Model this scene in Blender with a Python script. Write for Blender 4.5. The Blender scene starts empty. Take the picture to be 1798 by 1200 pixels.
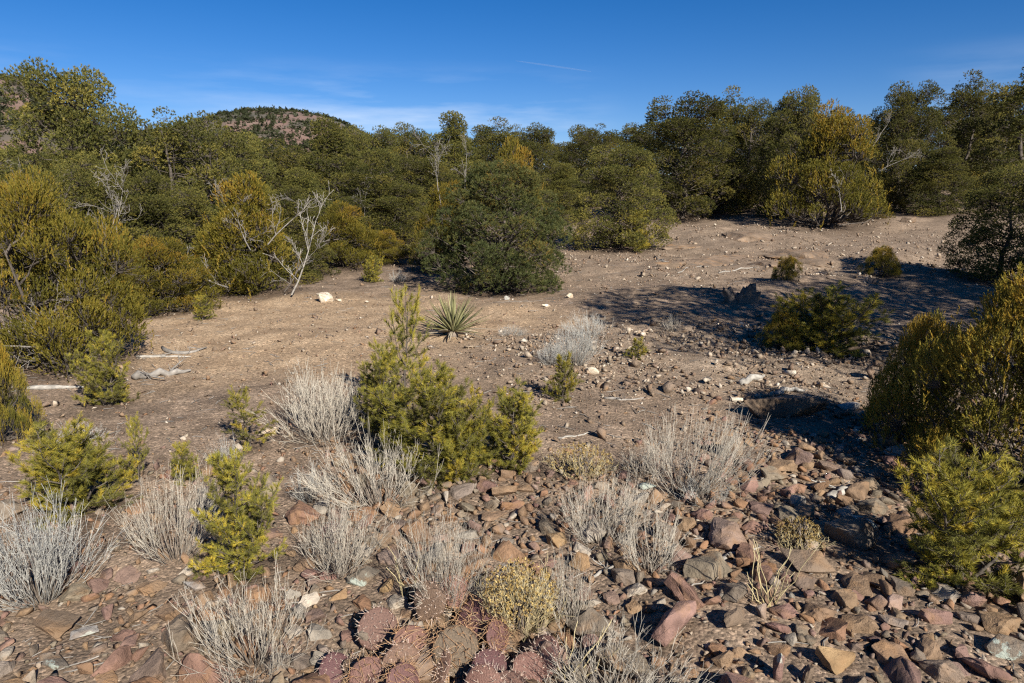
import bpy, bmesh, math, random
import numpy as np
from mathutils import Vector, Matrix

R = math.radians
scene = bpy.context.scene
COL = scene.collection

# ------------------------------------------------------------------ camera
PITCH = R(12.2)
FPX = 1199.0                      # focal length in photo pixels (1798 wide)
CX, CY = 899.0, 600.0
CAMZ = 1.70
cam_d = bpy.data.cameras.new('camera')
cam_d.sensor_width = 36.0
cam_d.lens = 36.0 * FPX / 1798.0
cam_d.clip_start = 0.05
cam_d.clip_end = 90000.0
cam = bpy.data.objects.new('camera', cam_d)
COL.objects.link(cam)
cam.location = (0, 0, CAMZ)
cam.rotation_euler = (math.pi / 2 - PITCH, 0, 0)
scene.camera = cam

# ------------------------------------------------------------------ light
SUN_EL = R(33)
SUN_AZ = R(149)                   # compass angle from +Y (view) clockwise to the sun: behind, to the side
sun_dir = Vector((math.sin(SUN_AZ) * math.cos(SUN_EL), math.cos(SUN_AZ) * math.cos(SUN_EL), math.sin(SUN_EL)))
sl = bpy.data.lights.new('sun', 'SUN')
sl.energy = 5.0
sl.angle = R(0.53)
sl.color = (1.0, 0.95, 0.86)
so = bpy.data.objects.new('sun', sl)
COL.objects.link(so)
so.rotation_euler = sun_dir.to_track_quat('Z', 'Y').to_euler()
so.location = (0, -5, 30)

world = bpy.data.worlds.new('World')
scene.world = world
world.use_nodes = True
wn = world.node_tree
wn.nodes.clear()
def N(nt, t, **kw):
    n = nt.nodes.new(t)
    for k, v in kw.items():
        setattr(n, k, v)
    return n
wo = N(wn, 'ShaderNodeOutputWorld')
bg = N(wn, 'ShaderNodeBackground')
bg.inputs['Strength'].default_value = 0.05
sky = N(wn, 'ShaderNodeTexSky')
sky.sky_type = 'NISHITA'
sky.sun_disc = False
sky.sun_elevation = SUN_EL
sky.sun_rotation = SUN_AZ
sky.altitude = 2100
sky.air_density = 1.0
sky.dust_density = 0.0
sky.ozone_density = 2.2
# thin cirrus streaks low over the horizon, a function of direction alone
tc = N(wn, 'ShaderNodeTexCoord')
sep = N(wn, 'ShaderNodeSeparateXYZ')
wn.links.new(tc.outputs['Generated'], sep.inputs[0])
mp = N(wn, 'ShaderNodeMapping')
mp.inputs['Location'].default_value = (7.0, 2.5, 0.0)
mp.inputs['Scale'].default_value = (2.2, 2.2, 16.0)
mp.inputs['Rotation'].default_value = (0, R(4), 0)
wn.links.new(tc.outputs['Generated'], mp.inputs[0])
nz = N(wn, 'ShaderNodeTexNoise')
nz.inputs['Scale'].default_value = 2.0
nz.inputs['Detail'].default_value = 7
nz.inputs['Roughness'].default_value = 0.55
wn.links.new(mp.outputs[0], nz.inputs['Vector'])
mr = N(wn, 'ShaderNodeMapRange')
mr.inputs['From Min'].default_value = 0.42
mr.inputs['From Max'].default_value = 0.72
wn.links.new(nz.outputs['Fac'], mr.inputs['Value'])
mlo = N(wn, 'ShaderNodeMapRange'); mlo.interpolation_type = 'SMOOTHSTEP'
mlo.inputs['From Min'].default_value = 0.185
mlo.inputs['From Max'].default_value = 0.09
mlo.inputs['To Min'].default_value = 0.0
mlo.inputs['To Max'].default_value = 1.0
wn.links.new(sep.outputs['Z'], mlo.inputs['Value'])
mp2 = N(wn, 'ShaderNodeMapping')
mp2.inputs['Location'].default_value = (2.5, 3.5, 0.0)
wn.links.new(tc.outputs['Generated'], mp2.inputs[0])
nz2 = N(wn, 'ShaderNodeTexNoise')
nz2.inputs['Scale'].default_value = 1.6
nz2.inputs['Detail'].default_value = 2
wn.links.new(mp2.outputs[0], nz2.inputs['Vector'])
mr2 = N(wn, 'ShaderNodeMapRange'); mr2.interpolation_type = 'SMOOTHSTEP'
mr2.inputs['From Min'].default_value = 0.40
mr2.inputs['From Max'].default_value = 0.62
wn.links.new(nz2.outputs['Fac'], mr2.inputs['Value'])
m1 = N(wn, 'ShaderNodeMath', operation='MULTIPLY')
wn.links.new(mr.outputs[0], m1.inputs[0]); wn.links.new(mlo.outputs[0], m1.inputs[1])
m2 = N(wn, 'ShaderNodeMath', operation='MULTIPLY')
wn.links.new(m1.outputs[0], m2.inputs[0]); wn.links.new(mr2.outputs[0], m2.inputs[1])
m3 = N(wn, 'ShaderNodeMath', operation='MULTIPLY')
wn.links.new(m2.outputs[0], m3.inputs[0]); m3.inputs[1].default_value = 0.62
mix = N(wn, 'ShaderNodeMixRGB')
mix.inputs['Color2'].default_value = (9.0, 10.2, 12.0, 1)
wn.links.new(m3.outputs[0], mix.inputs['Fac'])
shs = N(wn, 'ShaderNodeHueSaturation')
shs.inputs['Saturation'].default_value = 1.42
wn.links.new(sky.outputs[0], shs.inputs['Color'])
smu = N(wn, 'ShaderNodeMixRGB', blend_type='MULTIPLY'); smu.inputs[0].default_value = 1
smu.inputs[2].default_value = (0.92, 0.90, 1.10, 1)
wn.links.new(shs.outputs[0], smu.inputs[1])
wn.links.new(smu.outputs[0], mix.inputs['Color1'])
wn.links.new(mix.outputs[0], bg.inputs['Color'])
wn.links.new(bg.outputs[0], wo.inputs['Surface'])

scene.view_settings.view_transform = 'Standard'
scene.view_settings.look = 'None'
scene.view_settings.exposure = 0.88
scene.view_settings.gamma = 1.0
scene.view_settings.use_curve_mapping = False
scene.render.engine = 'CYCLES'
scene.cycles.max_bounces = 5
scene.cycles.diffuse_bounces = 3
scene.cycles.transparent_max_bounces = 6
scene.cycles.use_denoising = False
scene.cycles.filter_width = 1.25

# ------------------------------------------------------------------ numeric helpers
def _hash(ix, iy, s):
    h = np.sin(ix * 127.1 + iy * 311.7 + s * 74.7) * 43758.5453
    return h - np.floor(h)
def vnoise(x, y, s=0):
    x = np.asarray(x, float); y = np.asarray(y, float)
    ix = np.floor(x); iy = np.floor(y)
    fx = x - ix; fy = y - iy
    fx = fx * fx * (3 - 2 * fx); fy = fy * fy * (3 - 2 * fy)
    a = _hash(ix, iy, s); b = _hash(ix + 1, iy, s); c = _hash(ix, iy + 1, s); d = _hash(ix + 1, iy + 1, s)
    return (a * (1 - fx) + b * fx) * (1 - fy) + (c * (1 - fx) + d * fx) * fy - 0.5
def sstep(a, b, x):
    t = np.clip((np.asarray(x, float) - a) / (b - a), 0, 1)
    return t * t * (3 - 2 * t)
def height(x, y):
    x = np.asarray(x, float); y = np.asarray(y, float)
    s = 4 * np.log1p(np.exp(np.clip((y - 13) / 4, -20, 20)))
    s = 38 * np.tanh(s / 38)
    w = 0.01 + 0.09 / (1 + np.exp(-(x - 1.5) / 4))
    z = s * w
    d = np.hypot(x, y)
    far = sstep(70, 160, d)
    z = z * (1 - far) - 3 * far
    z = z + 0.16 * vnoise(x / 3.1, y / 3.1, 1) + 0.09 * vnoise(x / 1.1, y / 1.1, 2) * sstep(0.5, 2, d)
    z = z + 0.035 * vnoise(x / 0.37, y / 0.37, 3) + 0.014 * vnoise(x / 0.13, y / 0.13, 4)
    rough = sstep(-0.5, 2, x) * sstep(4.8, 6.5, y) * (1 - sstep(30, 45, y))
    z = z + rough * (0.16 * np.abs(vnoise(x / 1.3, y / 1.3, 6)) + 0.07 * vnoise(x / .5, y / .5, 7) + 0.03 * vnoise(x / .22, y / .22, 8))
    return z - H0
H0 = 0.0
H0 = float(height(0.0, 3.0))
cp, sp_ = math.cos(PITCH), math.sin(PITCH)
def ray(px, py):
    u = (px - CX) / FPX; v = (CY - py) / FPX
    return Vector((u, cp + v * sp_, -sp_ + v * cp)).normalized()
def ground(px, py):
    """point of the terrain seen at a photo pixel"""
    d = ray(px, py)
    t0 = 0.5; p = Vector((0, 0, CAMZ)); t = t0
    while t < 120:
        q = p + d * t
        if q.z < float(height(q.x, q.y)):
            lo, hi = t - 0.06 - 0.01 * t, t
            for _ in range(14):
                m = (lo + hi) / 2; q = p + d * m
                if q.z < float(height(q.x, q.y)): hi = m
                else: lo = m
            q = p + d * hi
            return q.x, q.y, float(height(q.x, q.y))
        t += 0.05 + 0.01 * t
    raise ValueError('no ground at %s %s' % (px, py))
def at_depth(px, D):
    y = (D - CAMZ * sp_) / cp
    x = (px - CX) / FPX * D
    return x, y, float(height(x, y))
def depth_of(x, y, z):
    return y * cp - (z - CAMZ) * sp_
def top_z(y, py):
    v = (CY - py) / FPX
    return CAMZ + y * (v * cp - sp_) / (cp + v * sp_)
def project(x, y, z):
    dz = z - CAMZ
    f = y * cp - dz * sp_; u = y * sp_ + dz * cp
    f = np.where(f < 0.1, 0.1, f)
    return CX + FPX * x / f, CY - FPX * u / f

# ------------------------------------------------------------------ mesh helpers
def mesh_from(name, V, F, tint=None, mat=None, smooth=False, extra=None):
    """V (n,3), F (m,3) triangles -> mesh"""
    me = bpy.data.meshes.new(name)
    V = np.asarray(V, np.float32); F = np.asarray(F, np.int32)
    k = F.shape[1]
    me.vertices.add(len(V)); me.vertices.foreach_set('co', V.ravel())
    me.loops.add(F.size); me.loops.foreach_set('vertex_index', F.ravel())
    me.polygons.add(len(F))
    me.polygons.foreach_set('loop_start', np.arange(0, F.size, k, dtype=np.int32))
    me.polygons.foreach_set('loop_total', np.full(len(F), k, np.int32))
    if smooth:
        me.polygons.foreach_set('use_smooth', np.ones(len(F), bool))
    if tint is not None:
        a = me.attributes.new('tint', 'FLOAT', 'POINT')
        a.data.foreach_set('value', np.asarray(tint, np.float32))
    for nm, arr in (extra or {}).items():
        a = me.attributes.new(nm, 'FLOAT', 'POINT')
        a.data.foreach_set('value', np.asarray(arr, np.float32))
    me.update(calc_edges=True)
    if mat: me.materials.append(mat)
    return me
def link(name, data, parent=None, loc=(0, 0, 0), rot=(0, 0, 0), scale=(1, 1, 1)):
    o = bpy.data.objects.new(name, data)
    COL.objects.link(o)
    if parent is not None: o.parent = parent
    o.location = loc; o.rotation_euler = rot; o.scale = scale
    return o
def tag(o, label=None, cat=None, group=None, kind=None):
    if label: o['label'] = label
    if cat: o['category'] = cat
    if group: o['group'] = group
    if kind: o['kind'] = kind
    return o
def nrm(a):
    a = np.asarray(a, float)
    return a / np.maximum(np.linalg.norm(a, axis=-1, keepdims=True), 1e-9)
def tubes(P, rad, sides=3):
    """P (n,p,3) polylines, rad (n,p) -> verts, tris, and t along each tube"""
    P = np.asarray(P, float); rad = np.asarray(rad, float)
    n, p, _ = P.shape
    T = np.empty_like(P)
    T[:, 1:-1] = P[:, 2:] - P[:, :-2] if p > 2 else 0
    T[:, 0] = P[:, 1] - P[:, 0]; T[:, -1] = P[:, -1] - P[:, -2]
    T = nrm(T)
    ref = np.where(np.abs(T[:, :1, 2:3]) > 0.9, np.array([1.0, 0, 0]), np.array([0.0, 0, 1.0]))
    A = nrm(np.cross(T, np.broadcast_to(ref, T.shape))); B = np.cross(T, A)
    ang = np.arange(sides) / sides * 2 * np.pi
    V = P[:, :, None, :] + rad[:, :, None, None] * (np.cos(ang)[:, None] * A[:, :, None, :] + np.sin(ang)[:, None] * B[:, :, None, :])
    V = V.reshape(-1, 3)
    i = np.arange(n)[:, None, None] * p * sides + np.arange(p - 1)[None, :, None] * sides
    k = np.arange(sides)[None, None, :]; k2 = (k + 1) % sides
    a = i + k; b = i + k2; c = a + sides; d = b + sides
    F = np.concatenate([np.stack([a, b, d], -1).reshape(-1, 3), np.stack([a, d, c], -1).reshape(-1, 3)])
    t = np.broadcast_to(np.linspace(0, 1, p)[None, :, None], (n, p, sides)).ravel()
    return V, F, t
def needles(rng, pos, dr, ln, K, nl, nw, ang=(25, 60), tint=None, t0=0.0, tj=0.12):
    """leafy shoots: K thin needle blades set round each shoot"""
    pos = np.asarray(pos, float); dr = nrm(dr); n = len(pos)
    ln = np.broadcast_to(np.asarray(ln, float), (n,))
    t = t0 + (1 - t0) * rng.random((n, K)) ** 0.8
    az = rng.random((n, K)) * 2 * np.pi
    th = np.radians(rng.uniform(ang[0], ang[1], (n, K))) * (1.15 - 0.5 * t)
    ref = np.where(np.abs(dr[:, 2:3]) > 0.9, np.array([1.0, 0, 0]), np.array([0.0, 0, 1.0]))
    A = nrm(np.cross(dr, ref)); B = np.cross(dr, A)
    side = np.cos(az)[..., None] * A[:, None] + np.sin(az)[..., None] * B[:, None]
    nd = np.cos(th)[..., None] * dr[:, None] + np.sin(th)[..., None] * side
    base = pos[:, None] + dr[:, None] * (ln[:, None] * t)[..., None]
    L = nl * rng.uniform(0.75, 1.2, (n, K))[..., None]
    wdir = nrm(np.cross(nd, rng.normal(size=(n, K, 3))))
    v0 = base - wdir * nw * 0.5; v1 = base + wdir * nw * 0.5; v2 = base + nd * L
    V = np.stack([v0, v1, v2], 2).reshape(-1, 3)
    F = np.arange(n * K * 3).reshape(-1, 3)
    if tint is None: tint = rng.random(n)
    tt = np.clip(tint[:, None] + rng.normal(0, tj, (n, K)), 0, 1)
    return V, F, np.repeat(tt.ravel(), 3)
def joinm(parts):
    V = []; F = []; T = []; o = 0
    for v, f, t in parts:
        V.append(v); F.append(f + o); T.append(t); o += len(v)
    return np.concatenate(V), np.concatenate(F), np.concatenate(T)

# ------------------------------------------------------------------ materials
def new_mat(name):
    m = bpy.data.materials.new(name); m.use_nodes = True
    nt = m.node_tree; nt.nodes.clear()
    out = N(nt, 'ShaderNodeOutputMaterial')
    return m, nt, out
def ramp(nt, fac, stops, interp='LINEAR'):
    r = N(nt, 'ShaderNodeValToRGB')
    r.color_ramp.interpolation = interp
    el = r.color_ramp.elements
    while len(el) < len(stops): el.new(0.5)
    for e, (p, c) in zip(el, stops):
        e.position = p; e.color = (*c, 1)
    nt.links.new(fac, r.inputs[0])
    return r
def foliage_mat(name, stops, transl=0.3, rough=0.55, vary=0.25):
    m, nt, out = new_mat(name)
    at = N(nt, 'ShaderNodeAttribute', attribute_name='tint')
    oi = N(nt, 'ShaderNodeObjectInfo')
    r = ramp(nt, at.outputs['Fac'], stops)
    hs = N(nt, 'ShaderNodeHueSaturation')
    a = N(nt, 'ShaderNodeMapRange')
    a.inputs['To Min'].default_value = 1 - vary; a.inputs['To Max'].default_value = 1 + vary
    nt.links.new(oi.outputs['Random'], a.inputs['Value'])
    nt.links.new(a.outputs[0], hs.inputs['Value'])
    nt.links.new(r.outputs[0], hs.inputs['Color'])
    p = N(nt, 'ShaderNodeBsdfPrincipled')
    p.inputs['Roughness'].default_value = rough
    p.inputs['Specular IOR Level'].default_value = 0.15
    nt.links.new(hs.outputs[0], p.inputs['Base Color'])
    tr = N(nt, 'ShaderNodeBsdfTranslucent')
    nt.links.new(hs.outputs[0], tr.inputs['Color'])
    mx = N(nt, 'ShaderNodeMixShader'); mx.inputs[0].default_value = transl
    nt.links.new(p.outputs[0], mx.inputs[1]); nt.links.new(tr.outputs[0], mx.inputs[2])
    nt.links.new(mx.outputs[0], out.inputs[0])
    return m
def stem_mat(name, stops, scale=30, bump=0.3):
    m, nt, out = new_mat(name)
    at = N(nt, 'ShaderNodeAttribute', attribute_name='tint')
    r = ramp(nt, at.outputs['Fac'], stops)
    co = N(nt, 'ShaderNodeTexCoord')
    nz = N(nt, 'ShaderNodeTexNoise'); nz.inputs['Scale'].default_value = scale; nz.inputs['Detail'].default_value = 5
    nt.links.new(co.outputs['Object'], nz.inputs['Vector'])
    mr = N(nt, 'ShaderNodeMapRange'); mr.inputs['From Min'].default_value = 0.3; mr.inputs['From Max'].default_value = 0.7
    mr.inputs['To Min'].default_value = 0.62; mr.inputs['To Max'].default_value = 1.2
    nt.links.new(nz.outputs['Fac'], mr.inputs['Value'])
    mu = N(nt, 'ShaderNodeMixRGB', blend_type='MULTIPLY'); mu.inputs[0].default_value = 1
    nt.links.new(r.outputs[0], mu.inputs[1]); nt.links.new(mr.outputs[0], mu.inputs[2])
    p = N(nt, 'ShaderNodeBsdfPrincipled'); p.inputs['Roughness'].default_value = 0.85
    p.inputs['Specular IOR Level'].default_value = 0.2
    nt.links.new(mu.outputs[0], p.inputs['Base Color'])
    b = N(nt, 'ShaderNodeBump'); b.inputs['Strength'].default_value = bump; b.inputs['Distance'].default_value = 0.02
    nt.links.new(nz.outputs['Fac'], b.inputs['Height']); nt.links.new(b.outputs[0], p.inputs['Normal'])
    nt.links.new(p.outputs[0], out.inputs[0])
    return m
def rock_mat(name, source, stops, lichen=0.0, scale=9.0, lcol=(0.42, 0.43, 0.36)):
    m, nt, out = new_mat(name)
    if source == 'attr':
        fac = N(nt, 'ShaderNodeAttribute', attribute_name='tint').outputs['Fac']
        vec = N(nt, 'ShaderNodeNewGeometry').outputs['Position']
    else:
        fac = N(nt, 'ShaderNodeObjectInfo').outputs['Random']
        vec = N(nt, 'ShaderNodeNewGeometry').outputs['Position']
    r = ramp(nt, fac, stops)
    nz = N(nt, 'ShaderNodeTexNoise'); nz.inputs['Scale'].default_value = scale; nz.inputs['Detail'].default_value = 8; nz.inputs['Roughness'].default_value = 0.65
    nt.links.new(vec, nz.inputs['Vector'])
    mr = N(nt, 'ShaderNodeMapRange'); mr.inputs['From Min'].default_value = 0.28; mr.inputs['From Max'].default_value = 0.72
    mr.inputs['To Min'].default_value = 0.42; mr.inputs['To Max'].default_value = 1.3
    nt.links.new(nz.outputs['Fac'], mr.inputs['Value'])
    mu = N(nt, 'ShaderNodeMixRGB', blend_type='MULTIPLY'); mu.inputs[0].default_value = 1
    nt.links.new(r.outputs[0], mu.inputs[1]); nt.links.new(mr.outputs[0], mu.inputs[2])
    # rusty veins and stains
    n2 = N(nt, 'ShaderNodeTexNoise'); n2.inputs['Scale'].default_value = scale * 0.8; n2.inputs['Detail'].default_value = 4; n2.inputs['Distortion'].default_value = 1.2
    nt.links.new(vec, n2.inputs['Vector'])
    r2 = ramp(nt, n2.outputs['Fac'], [(0.50, (0, 0, 0)), (0.72, (0.7, 0.7, 0.7))])
    mx = N(nt, 'ShaderNodeMixRGB'); mx.inputs[2].default_value = (0.27, 0.155, 0.075, 1)
    nt.links.new(r2.outputs[0], mx.inputs[0]); nt.links.new(mu.outputs[0], mx.inputs[1])
    last = mx.outputs[0]
    # pale crustose lichen in blotches
    n3 = N(nt, 'ShaderNodeTexNoise'); n3.inputs['Scale'].default_value = 6.5; n3.inputs['Detail'].default_value = 5; n3.inputs['Roughness'].default_value = 0.7
    nt.links.new(vec, n3.inputs['Vector'])
    th = 0.70 - lichen
    r3 = ramp(nt, n3.outputs['Fac'], [(th, (0, 0, 0)), (th + 0.03, (0.85, 0.85, 0.85))])
    ml = N(nt, 'ShaderNodeMixRGB'); ml.inputs[2].default_value = (*lcol, 1)
    nt.links.new(r3.outputs[0], ml.inputs[0]); nt.links.new(last, ml.inputs[1])
    p = N(nt, 'ShaderNodeBsdfPrincipled'); p.inputs['Roughness'].default_value = 0.88
    p.inputs['Specular IOR Level'].default_value = 0.25
    nt.links.new(ml.outputs[0], p.inputs['Base Color'])
    n4 = N(nt, 'ShaderNodeTexNoise'); n4.inputs['Scale'].default_value = 34; n4.inputs['Detail'].default_value = 7; n4.inputs['Roughness'].default_value = 0.7
    nt.links.new(vec, n4.inputs['Vector'])
    b = N(nt, 'ShaderNodeBump'); b.inputs['Strength'].default_value = 1.0; b.inputs['Distance'].default_value = 0.016
    nt.links.new(n4.outputs['Fac'], b.inputs['Height']); nt.links.new(b.outputs[0], p.inputs['Normal'])
    nt.links.new(p.outputs[0], out.inputs[0])
    return m

ROCK = [(0.0, (0.285, 0.188, 0.108)), (0.18, (0.235, 0.155, 0.098)), (0.34, (0.275, 0.152, 0.082)), (0.48, (0.21, 0.125, 0.102)),
        (0.60, (0.235, 0.19, 0.130)), (0.72, (0.19, 0.150, 0.115)), (0.82, (0.25, 0.142, 0.112)), (0.90, (0.26, 0.225, 0.18)), (1.0, (0.44, 0.37, 0.29))]
PALE = [(0.0, (0.24, 0.175, 0.12)), (0.3, (0.21, 0.145, 0.105)), (0.6, (0.34, 0.27, 0.195)), (0.85, (0.46, 0.38, 0.29)), (1.0, (0.62, 0.54, 0.44))]
M = {}
M['rock'] = rock_mat('stone', 'obj', ROCK)
M['rock_stuff'] = rock_mat('rubble', 'attr', ROCK)
M['pale_stuff'] = rock_mat('pale_rubble', 'attr', PALE)
M['pale'] = rock_mat('pale_stone', 'obj', [(0, (0.62, 0.52, 0.38)), (1, (0.66, 0.58, 0.46))], scale=14)
M['tan'] = rock_mat('tan_stone', 'obj', [(0, (0.34, 0.225, 0.115)), (1, (0.34, 0.215, 0.12))])
M['mauve'] = rock_mat('mauve_stone', 'obj', [(0, (0.25, 0.155, 0.125)), (1, (0.28, 0.165, 0.13))], lichen=0.06)
M['lichen'] = rock_mat('lichen_stone', 'obj', [(0, (0.17, 0.14, 0.11)), (1, (0.2, 0.165, 0.125))], lichen=0.19, lcol=(0.36, 0.40, 0.34))
M['grey'] = rock_mat('grey_stone', 'obj', [(0, (0.30, 0.27, 0.24)), (1, (0.34, 0.31, 0.28))], lichen=0.12)
M['slab'] = rock_mat('slab_stone', 'obj', [(0, (0.20, 0.145, 0.10)), (1, (0.225, 0.16, 0.11))], scale=5)

M['pinyon'] = foliage_mat('pinyon_needles', [(0, (0.062, 0.070, 0.019)), (0.5, (0.145, 0.138, 0.037)), (0.85, (0.26, 0.222, 0.052)), (1, (0.33, 0.255, 0.056))])
M['pinyon_dense'] = foliage_mat('dense_pinyon_needles', [(0, (0.052, 0.066, 0.024)), (0.5, (0.105, 0.116, 0.038)), (0.85, (0.175, 0.155, 0.042)), (1, (0.25, 0.155, 0.036))], vary=0.05)
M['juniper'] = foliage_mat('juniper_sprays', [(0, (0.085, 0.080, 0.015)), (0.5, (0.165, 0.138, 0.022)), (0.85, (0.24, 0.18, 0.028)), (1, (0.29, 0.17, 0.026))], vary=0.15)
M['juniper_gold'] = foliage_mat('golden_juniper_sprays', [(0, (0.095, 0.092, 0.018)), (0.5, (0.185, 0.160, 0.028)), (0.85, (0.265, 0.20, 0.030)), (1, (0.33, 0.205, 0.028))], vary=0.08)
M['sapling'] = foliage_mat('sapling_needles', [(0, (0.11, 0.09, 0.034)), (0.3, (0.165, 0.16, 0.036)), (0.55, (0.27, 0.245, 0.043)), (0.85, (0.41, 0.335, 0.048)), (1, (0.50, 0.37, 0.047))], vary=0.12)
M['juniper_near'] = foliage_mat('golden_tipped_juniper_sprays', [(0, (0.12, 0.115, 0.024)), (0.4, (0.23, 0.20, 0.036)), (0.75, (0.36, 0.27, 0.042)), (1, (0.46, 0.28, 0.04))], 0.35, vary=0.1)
M['hill_trees'] = foliage_mat('hill_tree_foliage', [(0, (0.035, 0.040, 0.018)), (1, (0.08, 0.08, 0.030))], vary=0)
M['bark'] = stem_mat('grey_brown_bark', [(0, (0.085, 0.068, 0.055)), (1, (0.125, 0.105, 0.085))], 14, 0.8)
M['dead'] = stem_mat('bleached_wood', [(0, (0.19, 0.17, 0.148)), (1, (0.30, 0.272, 0.24))], 22, 0.5)
M['white_wood'] = stem_mat('white_weathered_wood', [(0, (0.29, 0.265, 0.23)), (1, (0.38, 0.35, 0.305))], 25, 0.6)
M['brown_wood'] = stem_mat('brown_twigs', [(0, (0.14, 0.11, 0.085)), (1, (0.24, 0.20, 0.16))], 22, 0.5)
M['dry'] = stem_mat('dry_pale_stems', [(0, (0.16, 0.135, 0.11)), (0.3, (0.36, 0.315, 0.255)), (1, (0.58, 0.52, 0.42))], 60, 0.0)
M['dry_grey'] = stem_mat('dry_grey_stems', [(0, (0.16, 0.145, 0.125)), (0.3, (0.34, 0.32, 0.28)), (1, (0.55, 0.535, 0.48))], 60, 0.0)
M['straw'] = stem_mat('straw_stems', [(0, (0.34, 0.27, 0.14)), (1, (0.58, 0.48, 0.27))], 60, 0.0)
M['seed'] = foliage_mat('dry_yellow_seed_heads', [(0, (0.20, 0.13, 0.05)), (0.6, (0.36, 0.25, 0.085)), (1, (0.52, 0.40, 0.17))], 0.2)
M['yucca'] = foliage_mat('yucca_leaf', [(0, (0.20, 0.195, 0.085)), (1, (0.33, 0.31, 0.16))], 0.1, 0.45)
M['yucca_dead'] = foliage_mat('dry_yucca_leaf', [(0, (0.36, 0.29, 0.2)), (1, (0.45, 0.38, 0.28))], 0.1)
M['spine'] = stem_mat('cactus_spines', [(0, (0.30, 0.15, 0.075)), (1, (0.56, 0.38, 0.22))], 60, 0.0)
M['spine_pale'] = stem_mat('pale_cactus_spines', [(0, (0.36, 0.22, 0.16)), (1, (0.66, 0.56, 0.46))], 60, 0.0)
def pad_mat():
    m, nt, out = new_mat('cactus_pad_skin')
    co = N(nt, 'ShaderNodeTexCoord'); oi = N(nt, 'ShaderNodeObjectInfo')
    r = ramp(nt, oi.outputs['Random'], [(0, (0.140, 0.064, 0.055)), (0.35, (0.175, 0.090, 0.064)), (0.6, (0.105, 0.047, 0.045)), (0.85, (0.15, 0.086, 0.055)), (1, (0.105, 0.075, 0.045))])
    nz = N(nt, 'ShaderNodeTexNoise'); nz.inputs['Scale'].default_value = 28; nz.inputs['Detail'].default_value = 6
    nt.links.new(co.outputs['Object'], nz.inputs['Vector'])
    mr = N(nt, 'ShaderNodeMapRange'); mr.inputs['From Min'].default_value = .3; mr.inputs['From Max'].default_value = .7
    mr.inputs['To Min'].default_value = .6; mr.inputs['To Max'].default_value = 1.25
    nt.links.new(nz.outputs['Fac'], mr.inputs['Value'])
    mu = N(nt, 'ShaderNodeMixRGB', blend_type='MULTIPLY'); mu.inputs[0].default_value = 1
    nt.links.new(r.outputs[0], mu.inputs[1]); nt.links.new(mr.outputs[0], mu.inputs[2])
    p = N(nt, 'ShaderNodeBsdfPrincipled'); p.inputs['Roughness'].default_value = .7
    nt.links.new(mu.outputs[0], p.inputs['Base Color'])
    b = N(nt, 'ShaderNodeBump'); b.inputs['Strength'].default_value = .6; b.inputs['Distance'].default_value = .008
    nt.links.new(nz.outputs['Fac'], b.inputs['Height']); nt.links.new(b.outputs[0], p.inputs['Normal'])
    nt.links.new(p.outputs[0], out.inputs[0])
    return m
M['pad'] = pad_mat()

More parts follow.
